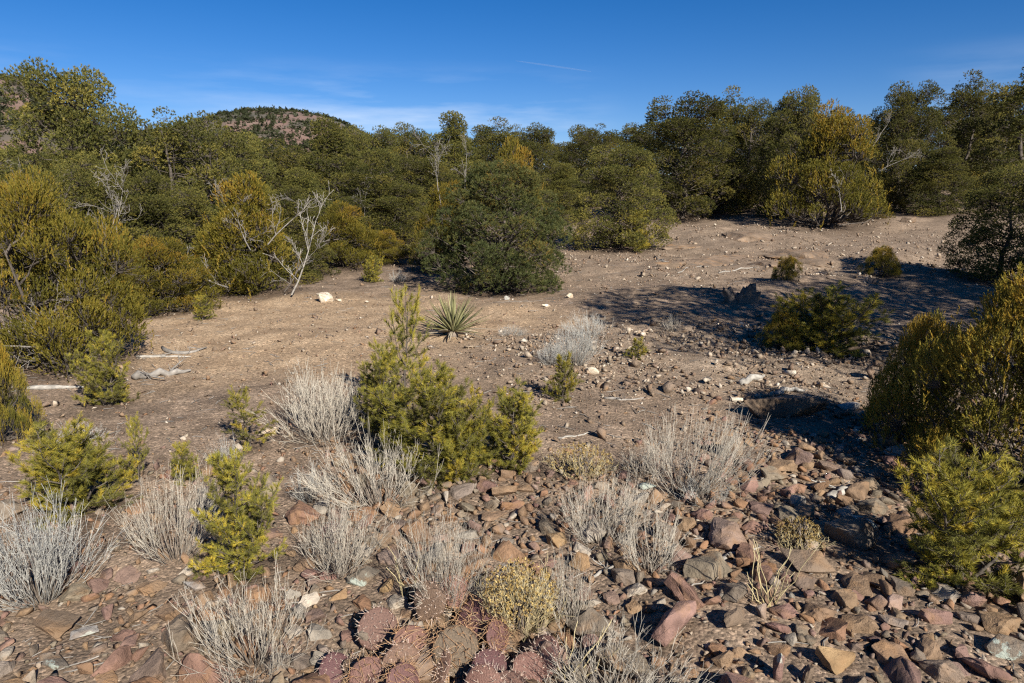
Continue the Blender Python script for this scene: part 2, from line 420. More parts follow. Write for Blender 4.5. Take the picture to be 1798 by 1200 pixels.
# ------------------------------------------------------------------ ground
def ground_mat():
    m, nt, out = new_mat('dry_stony_soil')
    pos = N(nt, 'ShaderNodeNewGeometry').outputs['Position']
    tan = N(nt, 'ShaderNodeAttribute', attribute_name='tan').outputs['Fac']
    pal = N(nt, 'ShaderNodeAttribute', attribute_name='pale').outputs['Fac']
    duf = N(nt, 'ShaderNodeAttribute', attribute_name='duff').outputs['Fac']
    def noise(s, d=6, ro=.6, dist=0):
        n = N(nt, 'ShaderNodeTexNoise'); n.inputs['Scale'].default_value = s; n.inputs['Detail'].default_value = d
        n.inputs['Roughness'].default_value = ro; n.inputs['Distortion'].default_value = dist
        nt.links.new(pos, n.inputs['Vector']); return n.outputs['Fac']
    def mixc(f, a, b, t='MIX'):
        x = N(nt, 'ShaderNodeMixRGB', blend_type=t)
        for i, v in enumerate((f, a, b)):
            if isinstance(v, (int, float)): x.inputs[i].default_value = v
            elif isinstance(v, tuple): x.inputs[i].default_value = (*v, 1)
            else: nt.links.new(v, x.inputs[i])
        return x.outputs[0]
    soil = ramp(nt, noise(3.2, 7), [(0.3, (0.125, 0.095, 0.070)), (0.55, (0.225, 0.170, 0.125)), (0.75, (0.33, 0.255, 0.19))]).outputs[0]
    tanc = ramp(nt, noise(2.3, 7), [(0.3, (0.25, 0.178, 0.114)), (0.55, (0.355, 0.262, 0.172)), (0.75, (0.43, 0.33, 0.225))]).outputs[0]
    palc = ramp(nt, noise(2.9, 7), [(0.3, (0.165, 0.125, 0.090)), (0.55, (0.255, 0.20, 0.148)), (0.75, (0.34, 0.275, 0.21))]).outputs[0]
    c = mixc(tan, soil, tanc)
    c = mixc(pal, c, palc)
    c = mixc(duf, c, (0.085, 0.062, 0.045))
    # gravel: cells of two sizes, each pebble its own shade
    for sc, th, am in ((55, 0.42, 0.75), (130, 0.5, 0.7)):
        v = N(nt, 'ShaderNodeTexVoronoi'); v.inputs['Scale'].default_value = sc; v.inputs['Randomness'].default_value = 1
        nt.links.new(pos, v.inputs['Vector'])
        sx = N(nt, 'ShaderNodeSeparateXYZ'); nt.links.new(v.outputs['Color'], sx.inputs[0])
        sh = ramp(nt, sx.outputs[0], [(0.0, (0.5, 0.48, 0.46)), (0.45, (0.9, 0.88, 0.85)), (0.75, (1.15, 1.1, 1.05)), (0.93, (1.3, 1.25, 1.2)), (1.0, (2.0, 1.95, 1.9))]).outputs[0]
        c = mixc(am, c, mixc(1.0, c, sh, 'MULTIPLY'))
    p = N(nt, 'ShaderNodeBsdfPrincipled'); p.inputs['Roughness'].default_value = .95
    p.inputs['Specular IOR Level'].default_value = .15
    nt.links.new(c, p.inputs['Base Color'])
    v2 = N(nt, 'ShaderNodeTexVoronoi'); v2.inputs['Scale'].default_value = 55; nt.links.new(pos, v2.inputs['Vector'])
    iv = N(nt, 'ShaderNodeMath', operation='SUBTRACT'); iv.inputs[0].default_value = 1; nt.links.new(v2.outputs['Distance'], iv.inputs[1])
    ad = N(nt, 'ShaderNodeMath', operation='ADD'); nt.links.new(iv.outputs[0], ad.inputs[0]); nt.links.new(noise(40, 8, .7), ad.inputs[1])
    b = N(nt, 'ShaderNodeBump'); b.inputs['Strength'].default_value = .6; b.inputs['Distance'].default_value = .010
    nt.links.new(ad.outputs[0], b.inputs['Height']); nt.links.new(b.outputs[0], p.inputs['Normal'])
    nt.links.new(p.outputs[0], out.inputs[0])
    return m
M['ground'] = ground_mat()

def zones(x, y):
    n = 0.55 * vnoise(x / 1.3, y / 1.3, 21) + 0.3 * vnoise(x / 0.45, y / 0.45, 22)
    e = np.hypot((x + 2.3) / 4.6, (y - 8.6) / 3.3) + n * 0.9
    tan = 1 - sstep(0.55, 1.1, e)
    e2 = np.hypot((x - 2.4) / 3.2, (y - 7.0) / 1.9) + n * 0.8
    pale = 1 - sstep(0.5, 1.15, e2)
    up = sstep(10.5, 13, y) * sstep(-1, 2, x)
    pale = np.maximum(pale, up * (0.42 + n * 0.7) * (1 - sstep(30, 50, y)))
    return np.clip(tan, 0, 1), np.clip(pale, 0, 1), n

def build_ground(duff_spots):
    rr = [0.0]; r = 0.25
    while r < 6000:
        rr.append(r); r *= 1.010 if r < 16 else 1.022 if r < 35 else 1.08
        if rr[-1] < 1.2: r = rr[-1] + 0.09
    rr = np.array(rr[1:])
    a = np.concatenate([np.linspace(-50, 50, 280), np.linspace(52, 308, 66)[1:-1]])
    a = np.radians(a)
    RR, AA = np.meshgrid(rr, a, indexing='ij')
    X = RR * np.sin(AA); Y = RR * np.cos(AA)
    Z = height(X, Y)
    n, k = X.shape
    V = np.stack([X, Y, Z], -1).reshape(-1, 3)
    i = np.arange(n - 1)[:, None] * k; j = np.arange(k)[None, :]; j2 = (j + 1) % k
    q = np.stack([i + j, i + k + j, i + k + j2, i + j2], -1).reshape(-1, 4)
    tris = np.concatenate([q[:, [0, 2, 1]], q[:, [0, 3, 2]]])
    V = np.concatenate([V, [[0, 0, float(height(0.0, 0.0))]]]); c = len(V) - 1
    cap = np.stack([np.full(k, c), (np.arange(k) + 1) % k, np.arange(k)], -1)
    tris = np.concatenate([tris, cap])
    x, y = V[:, 0], V[:, 1]
    tan, pale, nn = zones(x, y)
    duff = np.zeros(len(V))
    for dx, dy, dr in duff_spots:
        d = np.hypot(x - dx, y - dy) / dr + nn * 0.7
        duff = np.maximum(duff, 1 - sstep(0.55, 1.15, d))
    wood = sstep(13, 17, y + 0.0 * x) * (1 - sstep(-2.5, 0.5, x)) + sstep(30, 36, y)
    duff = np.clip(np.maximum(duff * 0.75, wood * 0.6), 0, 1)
    # orient upward
    f = tris[0]; nz = np.cross(V[f[1]] - V[f[0]], V[f[2]] - V[f[0]])[2]
    if nz < 0: tris = tris[:, ::-1]
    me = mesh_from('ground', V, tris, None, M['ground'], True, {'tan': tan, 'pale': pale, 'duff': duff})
    return tag(link('ground', me), 'dry stony soil of the sloping clearing', None, None, 'structure')

# ------------------------------------------------------------------ foliage generators
UP = np.array([0, 0, 1.0])
def sph(rng, n):
    return nrm(rng.normal(size=(n, 3)))
def limb(p0, p1, rng, sag=0.12, n=5, jit=0.05):
    t = np.linspace(0, 1, n)[:, None]
    p0 = np.asarray(p0); p1 = np.asarray(p1)
    L = np.linalg.norm(p1 - p0)
    q = p0 * (1 - t) + p1 * t
    q = q + UP * (-sag * L * np.sin(np.pi * t))
    q[1:-1] += rng.normal(0, jit * L, (n - 2, 3))
    return q
def lobed(seed, H, W, zb, nl, rl, ns, env='round', squash=0.8, upb=0.5, ln=0.10, K=12, nlen=0.045, nw=0.008, ang=(25, 60),
          inner=0.35, stems=1, trunk_r=0.09, limb_mat_r=0.03, hole=0.0, tip=0.0, spikes=0, lop=(.16, .13), shell=0.35):
    """trunk with limbs carrying leafy lobes; returns (trunk V,F,t), (crown V,F,tint)"""
    rng = np.random.default_rng(seed)
    limbs = []; lr = []
    ph = rng.random(3) * 6.28
    tops = []
    for s in range(stems):
        a = rng.random() * 6.28
        off = np.array([math.cos(a), math.sin(a), 0]) * (W * 0.16 if stems > 1 else 0.0)
        top = off * 1.6 + np.array([rng.normal(0, W * 0.04), rng.normal(0, W * 0.04), H * (0.86 if s == 0 else rng.uniform(0.55, 0.8))])
        limbs.append(limb(off * 0.25 + np.array([0, 0, -0.08]), top, rng, 0.0, 5, 0.03))
        lr.append(np.linspace(trunk_r, trunk_r * 0.18, 5))
        tops.append((off, top))
    pos = []; dr = []; tint = []; tw = []
    for i in range(nl):
        t = ((i + 0.5) / nl + rng.normal(0, 0.04)) % 1.0
        if env == 'full': e = (math.sin(math.pi * min(0.97, 0.22 + 0.69 * t)) ** 0.6) * (1.06 - 0.2 * t)
        if env == 'round': e = math.sin(math.pi * min(0.97, 0.14 + 0.80 * t)) ** 0.65
        elif env == 'egg': e = math.sin(math.pi * min(0.98, 0.26 + 0.71 * t)) ** 0.78 * 1.04
        elif env == 'cone': e = (1.02 - t) ** 0.62
        elif env == 'bush': e = (1.0 - t * t * 0.93) ** 0.5
        elif env == 'flat': e = math.sin(math.pi * min(0.95, 0.08 + 0.62 * t)) ** 0.8
        z = zb * H + t * (H * (1 - zb) - rl * squash * 0.9)
        az = i * 2.39996 + rng.normal(0, 0.5)
        rad = max(0.0, (W / 2 - rl * 0.7)) * e * (rng.uniform(0.66, 1.10) if rng.random() > inner else rng.uniform(0.15, 0.65))
        rad *= 1 + lop[0] * math.sin(2 * az + ph[0] + 3 * t) + lop[1] * math.sin(3 * az + ph[1] - 4 * t)
        z += rl * 5 * lop[0] * math.sin(2 * az + ph[2]) * t
        c = np.array([math.cos(az) * rad, math.sin(az) * rad, max(z, rl * squash * 0.6)])
        off, top = tops[i % stems]
        zt = max(0.06 * H, c[2] - rad * rng.uniform(0.35, 0.8) - 0.03)
        f = min(0.95, zt / top[2])
        p0 = off * 0.25 * (1 - f) + top * f
        limbs.append(limb(p0, c, rng, 0.10, 5, 0.04)); lr.append(np.linspace(limb_mat_r, limb_mat_r * 0.3, 5))
        r_ = rl * rng.uniform(0.62, 1.42)
        n_ = max(8, int(ns * (r_ / rl) ** 2))
        outw = nrm(np.array([c[0], c[1], 0.001]))
        u = nrm(sph(rng, n_) + UP * upb * 0.8 + outw * 0.45)
        p = c + u * (r_ * (shell + (1 - shell) * np.sqrt(rng.random((n_, 1))))) * np.array([1.12, 1.12, squash])
        if hole > 0:
            keep = rng.random(n_) > hole * (vnoise(p[:, 0] * 3 + 7, p[:, 2] * 3 + p[:, 1] * 2, seed) + 0.5) * 1.6
            p = p[keep]; u = u[keep]
        d = nrm(u * 0.9 + UP * upb + rng.normal(0, 0.3, p.shape))
        p[:, 2] = np.maximum(p[:, 2], 0.02)
        pos.append(p); dr.append(d)
        base = np.clip(rng.normal(0.45, 0.19), 0, 1)
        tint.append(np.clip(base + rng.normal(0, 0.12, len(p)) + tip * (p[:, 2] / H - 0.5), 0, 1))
        kk = max(2, len(p) // 7)
        for q in p[:kk]:
            tw.append(limb(c * 0.7 + p0 * 0.3 + (c - p0) * 0.25, q, rng, 0.04, 3, 0.05))
    if spikes:
        u = sph(rng, spikes); u[:, 2] = np.abs(u[:, 2])
        p = u * np.array([W * 0.46, W * 0.46, H * 0.90])
        for j in range(spikes):
            L = rng.uniform(0.08, 0.2) * (H ** 0.5)
            d = nrm(UP + rng.normal(0, 0.22, 3))
            for q in np.linspace(0, 1, 5):
                pos.append((p[j] + d * L * q)[None]); dr.append(nrm(d + rng.normal(0, .25, 3))[None]); tint.append(np.array([0.75 + 0.15 * q]))
    pos = np.concatenate(pos); dr = np.concatenate(dr); tint = np.concatenate(tint)
    V, F, T = needles(rng, pos, dr, ln, K, nlen, nw, ang, tint)
    P5 = np.stack(limbs); tv = tubes(P5, np.stack(lr), 6 if trunk_r > 0.05 else 5)
    parts = [(tv[0], tv[1], tv[2] * 0.4 + 0.2)]
    if tw:
        tv2 = tubes(np.stack(tw), np.tile(np.linspace(limb_mat_r * 0.32, limb_mat_r * 0.1, 3), (len(tw), 1)), 3)
        parts.append((tv2[0], tv2[1], tv2[2] * 0.5 + 0.4))
    return joinm(parts), (V, F, T)
def sapling(seed, H, W, nb=34, K=46, nlen=0.040, nw=0.0034, lean=0.1, sub=2, bare=0.05, stems=1):
    """young pine: one or more leaders, whorled boughs, bottle-brush shoots"""
    rng = np.random.default_rng(seed)
    paths = []; rads = []; tw = []
    pos = []; dr = []; ln = []; ti = []
    def shoot(p, d, L, tv):
        pos.append(p); dr.append(d); ln.append(L); ti.append(tv)
        tw.append(np.stack([p - d * 0.01, p + d * L * 0.5, p + d * L]))
    for st in range(stems):
        a0 = st * 2.2 + rng.random()
        hh = H if st == 0 else H * rng.uniform(.62, .86)
        top = np.array([rng.normal(0, lean * H), rng.normal(0, lean * H), hh])
        if st: top[:2] += np.array([math.cos(a0), math.sin(a0)]) * W * rng.uniform(.2, .3)
        stem = limb((0, 0, -0.05), top, rng, 0, 5, 0.03)
        paths.append(stem); rads.append(np.linspace(0.009 + 0.010 * H, 0.004, 5))
        n_ = int(nb * (1 if stems == 1 else (.55 if st == 0 else .36)))
        Wb = W * (1 if stems == 1 else .72)
        for i in range(n_):
            t = bare + (0.98 - bare) * (i + 0.5) / n_
            k = t * 4; a = int(min(3, k)); p0 = stem[a] * (1 - (k - a)) + stem[a + 1] * (k - a)
            az = i * 2.39996 + rng.normal(0, .5)
            L = (Wb / 2) * ((1 - t) ** 0.5 * 0.68 + 0.40) * rng.uniform(.6, 1.2)
            el = math.radians(8 + 44 * t + rng.normal(0, 13))
            o = np.array([math.cos(az) * math.cos(el), math.sin(az) * math.cos(el), math.sin(el)])
            end = p0 + o * L + UP * L * 0.25
            end[2] = max(end[2], 0.03)
            br = limb(p0, end, rng, 0.08, 5, 0.035)
            paths.append(br); rads.append(np.linspace(0.004 + 0.005 * L, 0.002, 5))
            tb = rng.normal(0.45, 0.19)
            m = int(2 + L * 16)
            for j in range(m):
                f = 0.22 + 0.74 * (j + rng.random()) / m
                kk = f * 4; b = int(min(3, kk)); q = br[b] * (1 - (kk - b)) + br[b + 1] * (kk - b)
                ax = nrm(br[b + 1] - br[b])
                sd = nrm(np.cross(ax, UP)) * (1 if j % 2 else -1)
                d = nrm(ax * 0.65 + sd * rng.uniform(.4, 1.0) + UP * rng.uniform(-.05, .6) + rng.normal(0, .2, 3))
                Ls = rng.uniform(.05, .11)
                shoot(q, d, Ls, tb + rng.normal(0, .1))
                for s in range(sub):
                    d2 = nrm(d + rng.normal(0, .65, 3) + UP * .2)
                    shoot(q + d * Ls * rng.uniform(.3, .9), d2, rng.uniform(.035, .075), tb + rng.normal(.08, .12))
            shoot(br[-1], nrm(nrm(br[-1] - br[-2]) + UP * 0.5), rng.uniform(.05, .09), tb + .2)
        shoot(stem[-1], UP, .08, .8)
    V, F, T = needles(rng, np.array(pos), np.array(dr), np.array(ln), K, nlen, nw, (26, 58), np.clip(np.array(ti), 0, 1), 0.0, 0.10)
    a = tubes(np.stack(paths), np.stack(rads), 5)
    b = tubes(np.stack(tw), np.tile([.0028, .0022, .0012], (len(tw), 1)), 3)
    return joinm([(a[0], a[1], a[2] * .5 + .3), (b[0], b[1], b[2] * .4 + .5)]), (V, F, T)
def brush(seed, H=0.5, W=0.6, n=130, forks=3, r=0.0021, spread=0.9, lean=(0, 0), tipn=2):
    """dry twiggy rabbitbrush: fine forking stems rising from a woody root crown"""
    rng = np.random.default_rng(seed)
    az = rng.random(n) * 6.283; rho = np.sqrt(rng.random(n))
    out = np.stack([np.cos(az), np.sin(az), np.zeros(n)], -1)
    b = out * (0.055 * rho[:, None]) * (W / .6) + rng.normal(0, .008, (n, 3)); b[:, 2] = -0.015
    tipd = out * (rho * W / 2 * spread)[:, None] + UP * (H * (1.02 - 0.42 * rho ** 2) * rng.uniform(.62, 1.05, n))[:, None] + np.array([lean[0], lean[1], 0])
    tip = b + tipd * rng.uniform(.65, 1.05, (n, 1))
    t = np.linspace(0, 1, 6)[None, :, None]
    bend = out[:, None] * (0.12 * W * rho[:, None, None]) * np.sin(np.pi * t)
    P = b[:, None] * (1 - t) + tip[:, None] * t + bend
    P[:, 1:-1] += rng.normal(0, .0065, (n, 4, 3))
    parts = []
    v, f, tt = tubes(P, r * (1.45 - 0.95 * np.linspace(0, 1, 6))[None] * rng.uniform(.7, 1.25, (n, 1)), 3)
    parts.append((v, f, tt))
    cur = P
    for k in range(forks):
        m = len(P)
        i0 = rng.integers(2, 5, m)
        s = P[np.arange(m), i0]; ax = nrm(P[np.arange(m), i0 + 1] - P[np.arange(m), i0 - 1])
        d = nrm(ax + rng.normal(0, .30, (m, 3)) + UP * .15)
        L = H * rng.uniform(.18, .46, (m, 1))
        t3 = np.linspace(0, 1, 4)[None, :, None]
        Q = s[:, None] + (d * L)[:, None] * t3 + UP * (L * .14)[:, None] * t3 ** 2
        Q[:, 1:] += rng.normal(0, .004, (m, 3, 3))
        v, f, tt = tubes(Q, r * np.array([.95, .8, .62, .4])[None] * rng.uniform(.7, 1.2, (m, 1)), 3)
        parts.append((v, f, .35 + .6 * tt))
        for g in range(tipn):
            i1 = rng.integers(1, 3, m)
            s2 = Q[np.arange(m), i1]; d2 = nrm(d + rng.normal(0, .38, (m, 3)) + UP * .1)
            L2 = H * rng.uniform(.08, .2, (m, 1))
            Q2 = s2[:, None] + (d2 * L2)[:, None] * np.linspace(0, 1, 3)[None, :, None]
            v, f, tt = tubes(Q2, np.tile(r * np.array([.7, .55, .35]), (m, 1)), 3)
            parts.append((v, f, .55 + .45 * tt))
    stems = joinm(parts)
    m = 14
    az = rng.random(m) * 6.28; o = np.stack([np.cos(az), np.sin(az), np.zeros(m)], -1)
    Q = np.stack([o * .005 + UP * -.04, o * .03 + UP * .012, o * .06 * (W / .6) + UP * .07, o * .09 * (W / .6) + UP * .14], 1)
    Q[:, 1:] += rng.normal(0, .008, (m, 3, 3))
    root = tubes(Q, np.tile([.011, .009, .006, .003], (m, 1)), 5)
    stems[0][:, 2] = np.maximum(stems[0][:, 2], -0.03)
    return stems, (root[0], root[1], root[2] * .5)
def deadwood(seed, L=1.0, n1=7, r=0.02, up=0.5, spread=0.8, curl=0.10):
    """bare forking branch lying along +X / rising"""
    rng = np.random.default_rng(seed)
    paths = []; rads = []
    def go(p, d, L, r, lv):
        n = 6; q = [np.asarray(p)]
        for i in range(n - 1):
            d = nrm(d + rng.normal(0, curl * (1 + lv * .6), 3)); q.append(q[-1] + d * L / (n - 1))
        q = np.array(q); paths.append(q); rads.append(np.linspace(r, r * .32, n))
        if lv < 3:
            m = n1 if lv == 0 else max(2, n1 - 2 * lv)
            for j in range(m):
                i = rng.integers(1, n); ax = nrm(q[i] - q[i - 1])
                dd = nrm(ax + rng.normal(0, spread, 3) + UP * up * .4)
                go(q[i], dd, L * rng.uniform(.25, .55), r * (.62 - .07 * i) * .8, lv + 1)
    go((0, 0, 0), nrm(np.array([1, 0, up])), L, r, 0)
    v, f, t = tubes(np.stack(paths), np.maximum(np.stack(rads), .0022), 5)
    return v, f, t

PROTO = {}
def proto_tree(key, res, leaf, bark='bark', names=('trunk', 'crown')):
    (a, b) = res
    PROTO[key] = (mesh_from(key + '_' + names[0], *a, M[bark]), mesh_from(key + '_' + names[1], *b, M[leaf]), names)
def spawn(name, key, x, y, z, sxy, sz, rz, label, cat, group=None, tilt=(0, 0)):
    a, b, names = PROTO[key]
    root = link(name, None, None, (x, y, z - 0.02), (tilt[0], tilt[1], rz), (sxy, sxy, sz))
    root.empty_display_size = 0.1
    link(names[0], a, root); link(names[1], b, root)
    return tag(root, label, cat, group)

# far trees
DIM = {}
def dp(key, H, W, res, leaf, **k):
    DIM[key] = (H, W); proto_tree(key, res, leaf, **k)
FAR = dict(K=12, nlen=.046, nw=.0175, ln=.035, ang=(25, 85), limb_mat_r=.018, shell=.42)
dp('pinA', 4.5, 3.4, lobed(11, 4.5, 3.4, .0, 150, .33, 100, 'full', .9, .5, inner=.3, lop=(.10, .10), **FAR), 'pinyon')
dp('pinB', 4.5, 3.0, lobed(12, 4.5, 3.0, .0, 125, .32, 98, 'cone', .88, .5, inner=.3, lop=(.10, .10), **FAR), 'pinyon')
dp('pinC', 4.5, 3.6, lobed(13, 4.5, 3.6, .0, 140, .33, 98, 'full', .85, .5, stems=2, inner=.3, **FAR), 'pinyon')
dp('pinD', 4.5, 2.4, lobed(14, 4.5, 2.4, .16, 74, .27, 88, 'full', .8, .5, hole=.15, inner=.3, **FAR), 'pinyon')
dp('pinH', 4.5, 3.4, lobed(15, 4.5, 3.4, .44, 112, .35, 58, 'round', .75, .5, **FAR), 'pinyon')
JF = dict(ln=.09, K=9, nlen=.048, nw=.019, ang=(12, 42), trunk_r=.05)
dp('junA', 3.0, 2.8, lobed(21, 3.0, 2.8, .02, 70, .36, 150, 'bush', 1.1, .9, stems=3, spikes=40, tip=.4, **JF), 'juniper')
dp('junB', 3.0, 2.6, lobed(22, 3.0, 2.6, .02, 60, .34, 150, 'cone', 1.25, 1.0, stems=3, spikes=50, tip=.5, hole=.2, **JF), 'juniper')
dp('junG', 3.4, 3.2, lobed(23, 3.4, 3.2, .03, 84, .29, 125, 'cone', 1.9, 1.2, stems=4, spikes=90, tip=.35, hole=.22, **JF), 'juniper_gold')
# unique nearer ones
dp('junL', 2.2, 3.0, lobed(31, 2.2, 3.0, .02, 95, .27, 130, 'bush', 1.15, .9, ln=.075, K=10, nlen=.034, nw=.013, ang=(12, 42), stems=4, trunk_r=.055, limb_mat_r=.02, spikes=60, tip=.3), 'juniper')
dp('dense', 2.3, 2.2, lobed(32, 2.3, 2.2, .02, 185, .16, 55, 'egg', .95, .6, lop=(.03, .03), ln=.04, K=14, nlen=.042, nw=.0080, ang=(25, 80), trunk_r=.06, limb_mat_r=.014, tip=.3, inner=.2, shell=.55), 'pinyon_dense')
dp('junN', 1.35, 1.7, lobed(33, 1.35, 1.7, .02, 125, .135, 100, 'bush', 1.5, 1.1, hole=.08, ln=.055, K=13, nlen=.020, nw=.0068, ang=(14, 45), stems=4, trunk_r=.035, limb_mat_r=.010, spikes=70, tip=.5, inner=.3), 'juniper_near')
dp('sapA', 1.0, 1.0, sapling(41, 1.0, 1.0, 52, stems=3), 'sapling')
dp('sapB', 0.8, 0.85, sapling(42, .8, .85, 44, lean=.12, stems=3), 'sapling')
dp('sapC', 0.7, 1.0, sapling(43, .7, 1.0, 44, lean=.15, stems=4), 'sapling')
dp('sapD', 0.6, 0.55, sapling(44, .6, .55, 30, lean=.06), 'sapling')
dp('sapE', 0.7, 0.6, sapling(45, .7, .6, 17, lean=.22, sub=1, bare=.2), 'sapling')

RNG = np.random.default_rng(5)
DUFF = []
def tree(name, key, px, py, D, top, wpx, label, cat, group=None, rz=None, duff=0.5):
    if D is None:
        x, y, z = ground(px, py)
    else:
        x, y, z = at_depth(px, D)
    d = depth_of(x, y, z)
    H, W = DIM[key]
    h = max(0.1, top_z(y, top) - z); w = wpx * d / FPX
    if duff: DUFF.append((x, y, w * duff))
    return spawn(name, key, x, y, z, w / W, h / H, RNG.random() * 6.28 if rz is None else rz, label, cat, group)

PP, JJ = 'pinyon pine', 'juniper'
BG = 'pinyon and juniper trees ringing the clearing'
T = []
# ---- woodland edge beside the tan clearing
tree('pinyon_pine', 'pinA', 172, 0, 13.5, 116, 240, 'tallest dark pinyon pine towering over the olive juniper thicket', PP, BG)
tree('pinyon_pine', 'pinB', 5, 0, 15.5, 232, 190, 'dark pinyon pine beside the tallest pine, under the reddish hill', PP, BG)
tree('pinyon_pine', 'pinC', 345, 0, 14.0, 192, 240, 'broad pinyon pine next to the tallest pine, beneath the wooded red hill', PP, BG)
tree('pinyon_pine', 'pinA', 240, 0, 11.6, 300, 190, 'shorter dark pinyon pine filling the gap behind the olive junipers', PP, BG)
tree('juniper', 'junL', 95, 640, None, 335, 330, 'wide olive juniper with dead grey twigs at its foot', JJ, BG)
tree('juniper', 'junA', 290, 548, None, 420, 150, 'low rounded olive juniper at the corner of the tan clearing', JJ, BG)
tree('juniper', 'junB', 440, 0, 11.4, 315, 190, 'olive juniper full of bleached dead limbs beside the tan boulder', JJ, BG)
tree('juniper', 'junA', 390, 0, 11.3, 430, 140, 'low spreading juniper under the juniper with bleached limbs', JJ, BG)
tree('pinyon_pine', 'pinB', 590, 0, 19.0, 216, 170, 'pinyon pine with narrow top below the shoulder of the red hill', PP, BG)
tree('pinyon_pine', 'pinC', 480, 0, 19.0, 240, 190, 'pinyon pine directly below the summit of the red hill', PP, BG)
tree('pinyon_pine', 'pinD', 655, 0, 17.0, 285, 130, 'thin grey-green pinyon pine with sparse lower crown', PP, BG)
tree('pinyon_pine', 'pinA', 650, 0, 23.0, 226, 140, 'rounded pinyon pine filling the dip beside the narrow-topped one', PP, BG)
tree('pinyon_pine', 'pinA', 430, 0, 17.0, 236, 165, 'squat pinyon pine at the near foot of the red hill', PP, BG)
tree('pinyon_pine', 'pinB', 540, 0, 16.0, 300, 150, 'shaded pinyon pine behind the bleached leaning trunk', PP, BG)
tree('juniper', 'junB', 610, 0, 14.5, 360, 130, 'small yellowish juniper behind the leaning bleached trunk', JJ, BG)
tree('juniper', 'junA', 672, 462, None, 405, 90, 'knee-high green juniper bush near the dense dark pine', JJ, BG)
tree('pinyon_pine', 'pinC', 120, 0, 11.2, 270, 220, 'dark pinyon pine crowding up behind the wide olive juniper', PP, BG)
tree('pinyon_pine', 'pinA', 320, 0, 12.2, 330, 190, 'low dark pinyon pine above the rounded olive juniper', PP, BG)
tree('pinyon_pine', 'pinB', 520, 0, 13.2, 330, 150, 'low pinyon pine behind the dead-limbed juniper', PP, BG)
tree('pinyon_pine', 'pinA', 700, 0, 17.0, 320, 150, 'low full pinyon pine between the yellowish juniper and dense pine', PP, BG)
# ---- far edge behind the dense pine
tree('pinyon_pine', 'pinC', 715, 0, 28, 216, 135, 'open-crowned pinyon pine at the far edge, first past the notch of sky', PP, BG)
tree('pinyon_pine', 'pinB', 795, 0, 27, 204, 150, 'round-topped far pinyon pine behind the dense dark pine', PP, BG)
tree('pinyon_pine', 'pinD', 870, 0, 29, 214, 120, 'far pinyon pine with ragged thin tip behind the dense dark pine', PP, BG)
tree('pinyon_pine', 'pinA', 930, 0, 30, 222, 125, 'small far pinyon pine peeking over the golden-topped juniper', PP, BG)
tree('pinyon_pine', 'pinC', 1035, 0, 31, 218, 130, 'far pinyon pine with flat crown standing alone against the sky', PP, BG)
tree('pinyon_pine', 'pinA', 745, 0, 21, 275, 160, 'stout mid-height pinyon pine close behind the dense dark pine', PP, BG)
tree('pinyon_pine', 'pinB', 985, 0, 24, 290, 120, 'mid-height pinyon pine between the dense pine and the conical one', PP, BG)
tree('juniper', 'junB', 905, 0, 14.8, 256, 130, 'golden-topped juniper rising behind the dense dark pine', JJ, BG)
tree('juniper', 'junA', 790, 0, 14.0, 325, 110, 'yellowish juniper with white twigs at the shoulder of the dense pine', JJ, BG)
tree('pinyon_pine', 'dense', 880, 512, None, 283, 236, 'dense dark round pinyon pine with foliage down to the ground', PP, BG, rz=0.6)
tree('pinyon_pine', 'pinA', 1085, 436, None, 258, 168, 'conical pinyon pine casting shade on its foot, beside the bedrock ledge', PP, BG)
tree('pinyon_pine', 'sapA', 1120, 440, None, 378, 75, 'thin grey-green young pine at the foot of the conical pinyon', PP, BG, duff=0)
# ---- upper slope
tree('pinyon_pine', 'pinA', 1195, 0, 24, 172, 205, 'big full pinyon pine at the top of the slope behind low junipers', PP, BG)
tree('pinyon_pine', 'pinD', 1268, 0, 27, 162, 95, 'slim thin-crowned pinyon pine between the two biggest slope pines', PP, BG)
tree('pinyon_pine', 'pinC', 1310, 0, 26, 172, 120, 'pinyon pine with knobbly top next to the slim thin-crowned pine', PP, BG)
tree('juniper', 'junA', 1245, 366, None, 285, 150, 'low spreading juniper in front of the big full slope pine', JJ, BG)
tree('pinyon_pine', 'pinA', 1380, 0, 23, 158, 130, 'dark pinyon pine behind the golden juniper with the white snag', PP, BG)
tree('juniper', 'junG', 1448, 400, None, 202, 205, 'big golden juniper with a white snag, casting shade on bare ground', JJ, BG)
tree('juniper', 'junA', 1515, 385, None, 345, 80, 'low green juniper leaning out from the big golden juniper', JJ, BG)
tree('pinyon_pine', 'pinA', 1565, 0, 25, 150, 140, 'round dark pinyon pine right behind the dead branches on the slope', PP, BG)
tree('pinyon_pine', 'pinD', 1662, 0, 27, 135, 110, 'airy see-through pinyon pine against the deep blue sky', PP, BG)
tree('pinyon_pine', 'pinB', 1640, 0, 23, 262, 130, 'short pinyon pine below the airy see-through pine', PP, BG)
tree('pinyon_pine', 'pinC', 1722, 0, 28, 142, 120, 'pinyon pine between the airy pine and the tall trunked pine', PP, BG)
tree('pinyon_pine', 'pinD', 1790, 0, 24, 112, 170, 'tall pinyon pine with bare leaning trunk on the upper slope', PP, BG)
tree('pinyon_pine', 'pinA', 1755, 492, None, 288, 170, 'shaded dark pinyon pine on the slope above the golden foreground juniper', PP, BG)
tree('pinyon_pine', 'sapC', 1445, 612, None, 522, 215, 'young pinyon pine standing wholly in deep shade', PP, BG)
tree('juniper', 'junN', 1372, 612, None, 545, 72, 'small sunlit juniper at the rim of the deep shade', JJ, BG)
tree('juniper', 'junN', 1547, 484, None, 434, 62, 'small dark juniper bush alone on the bare slope', JJ, BG)
tree('juniper', 'junN', 1380, 492, None, 450, 46, 'tiny olive bush in front of the bedrock ledge', JJ, BG)
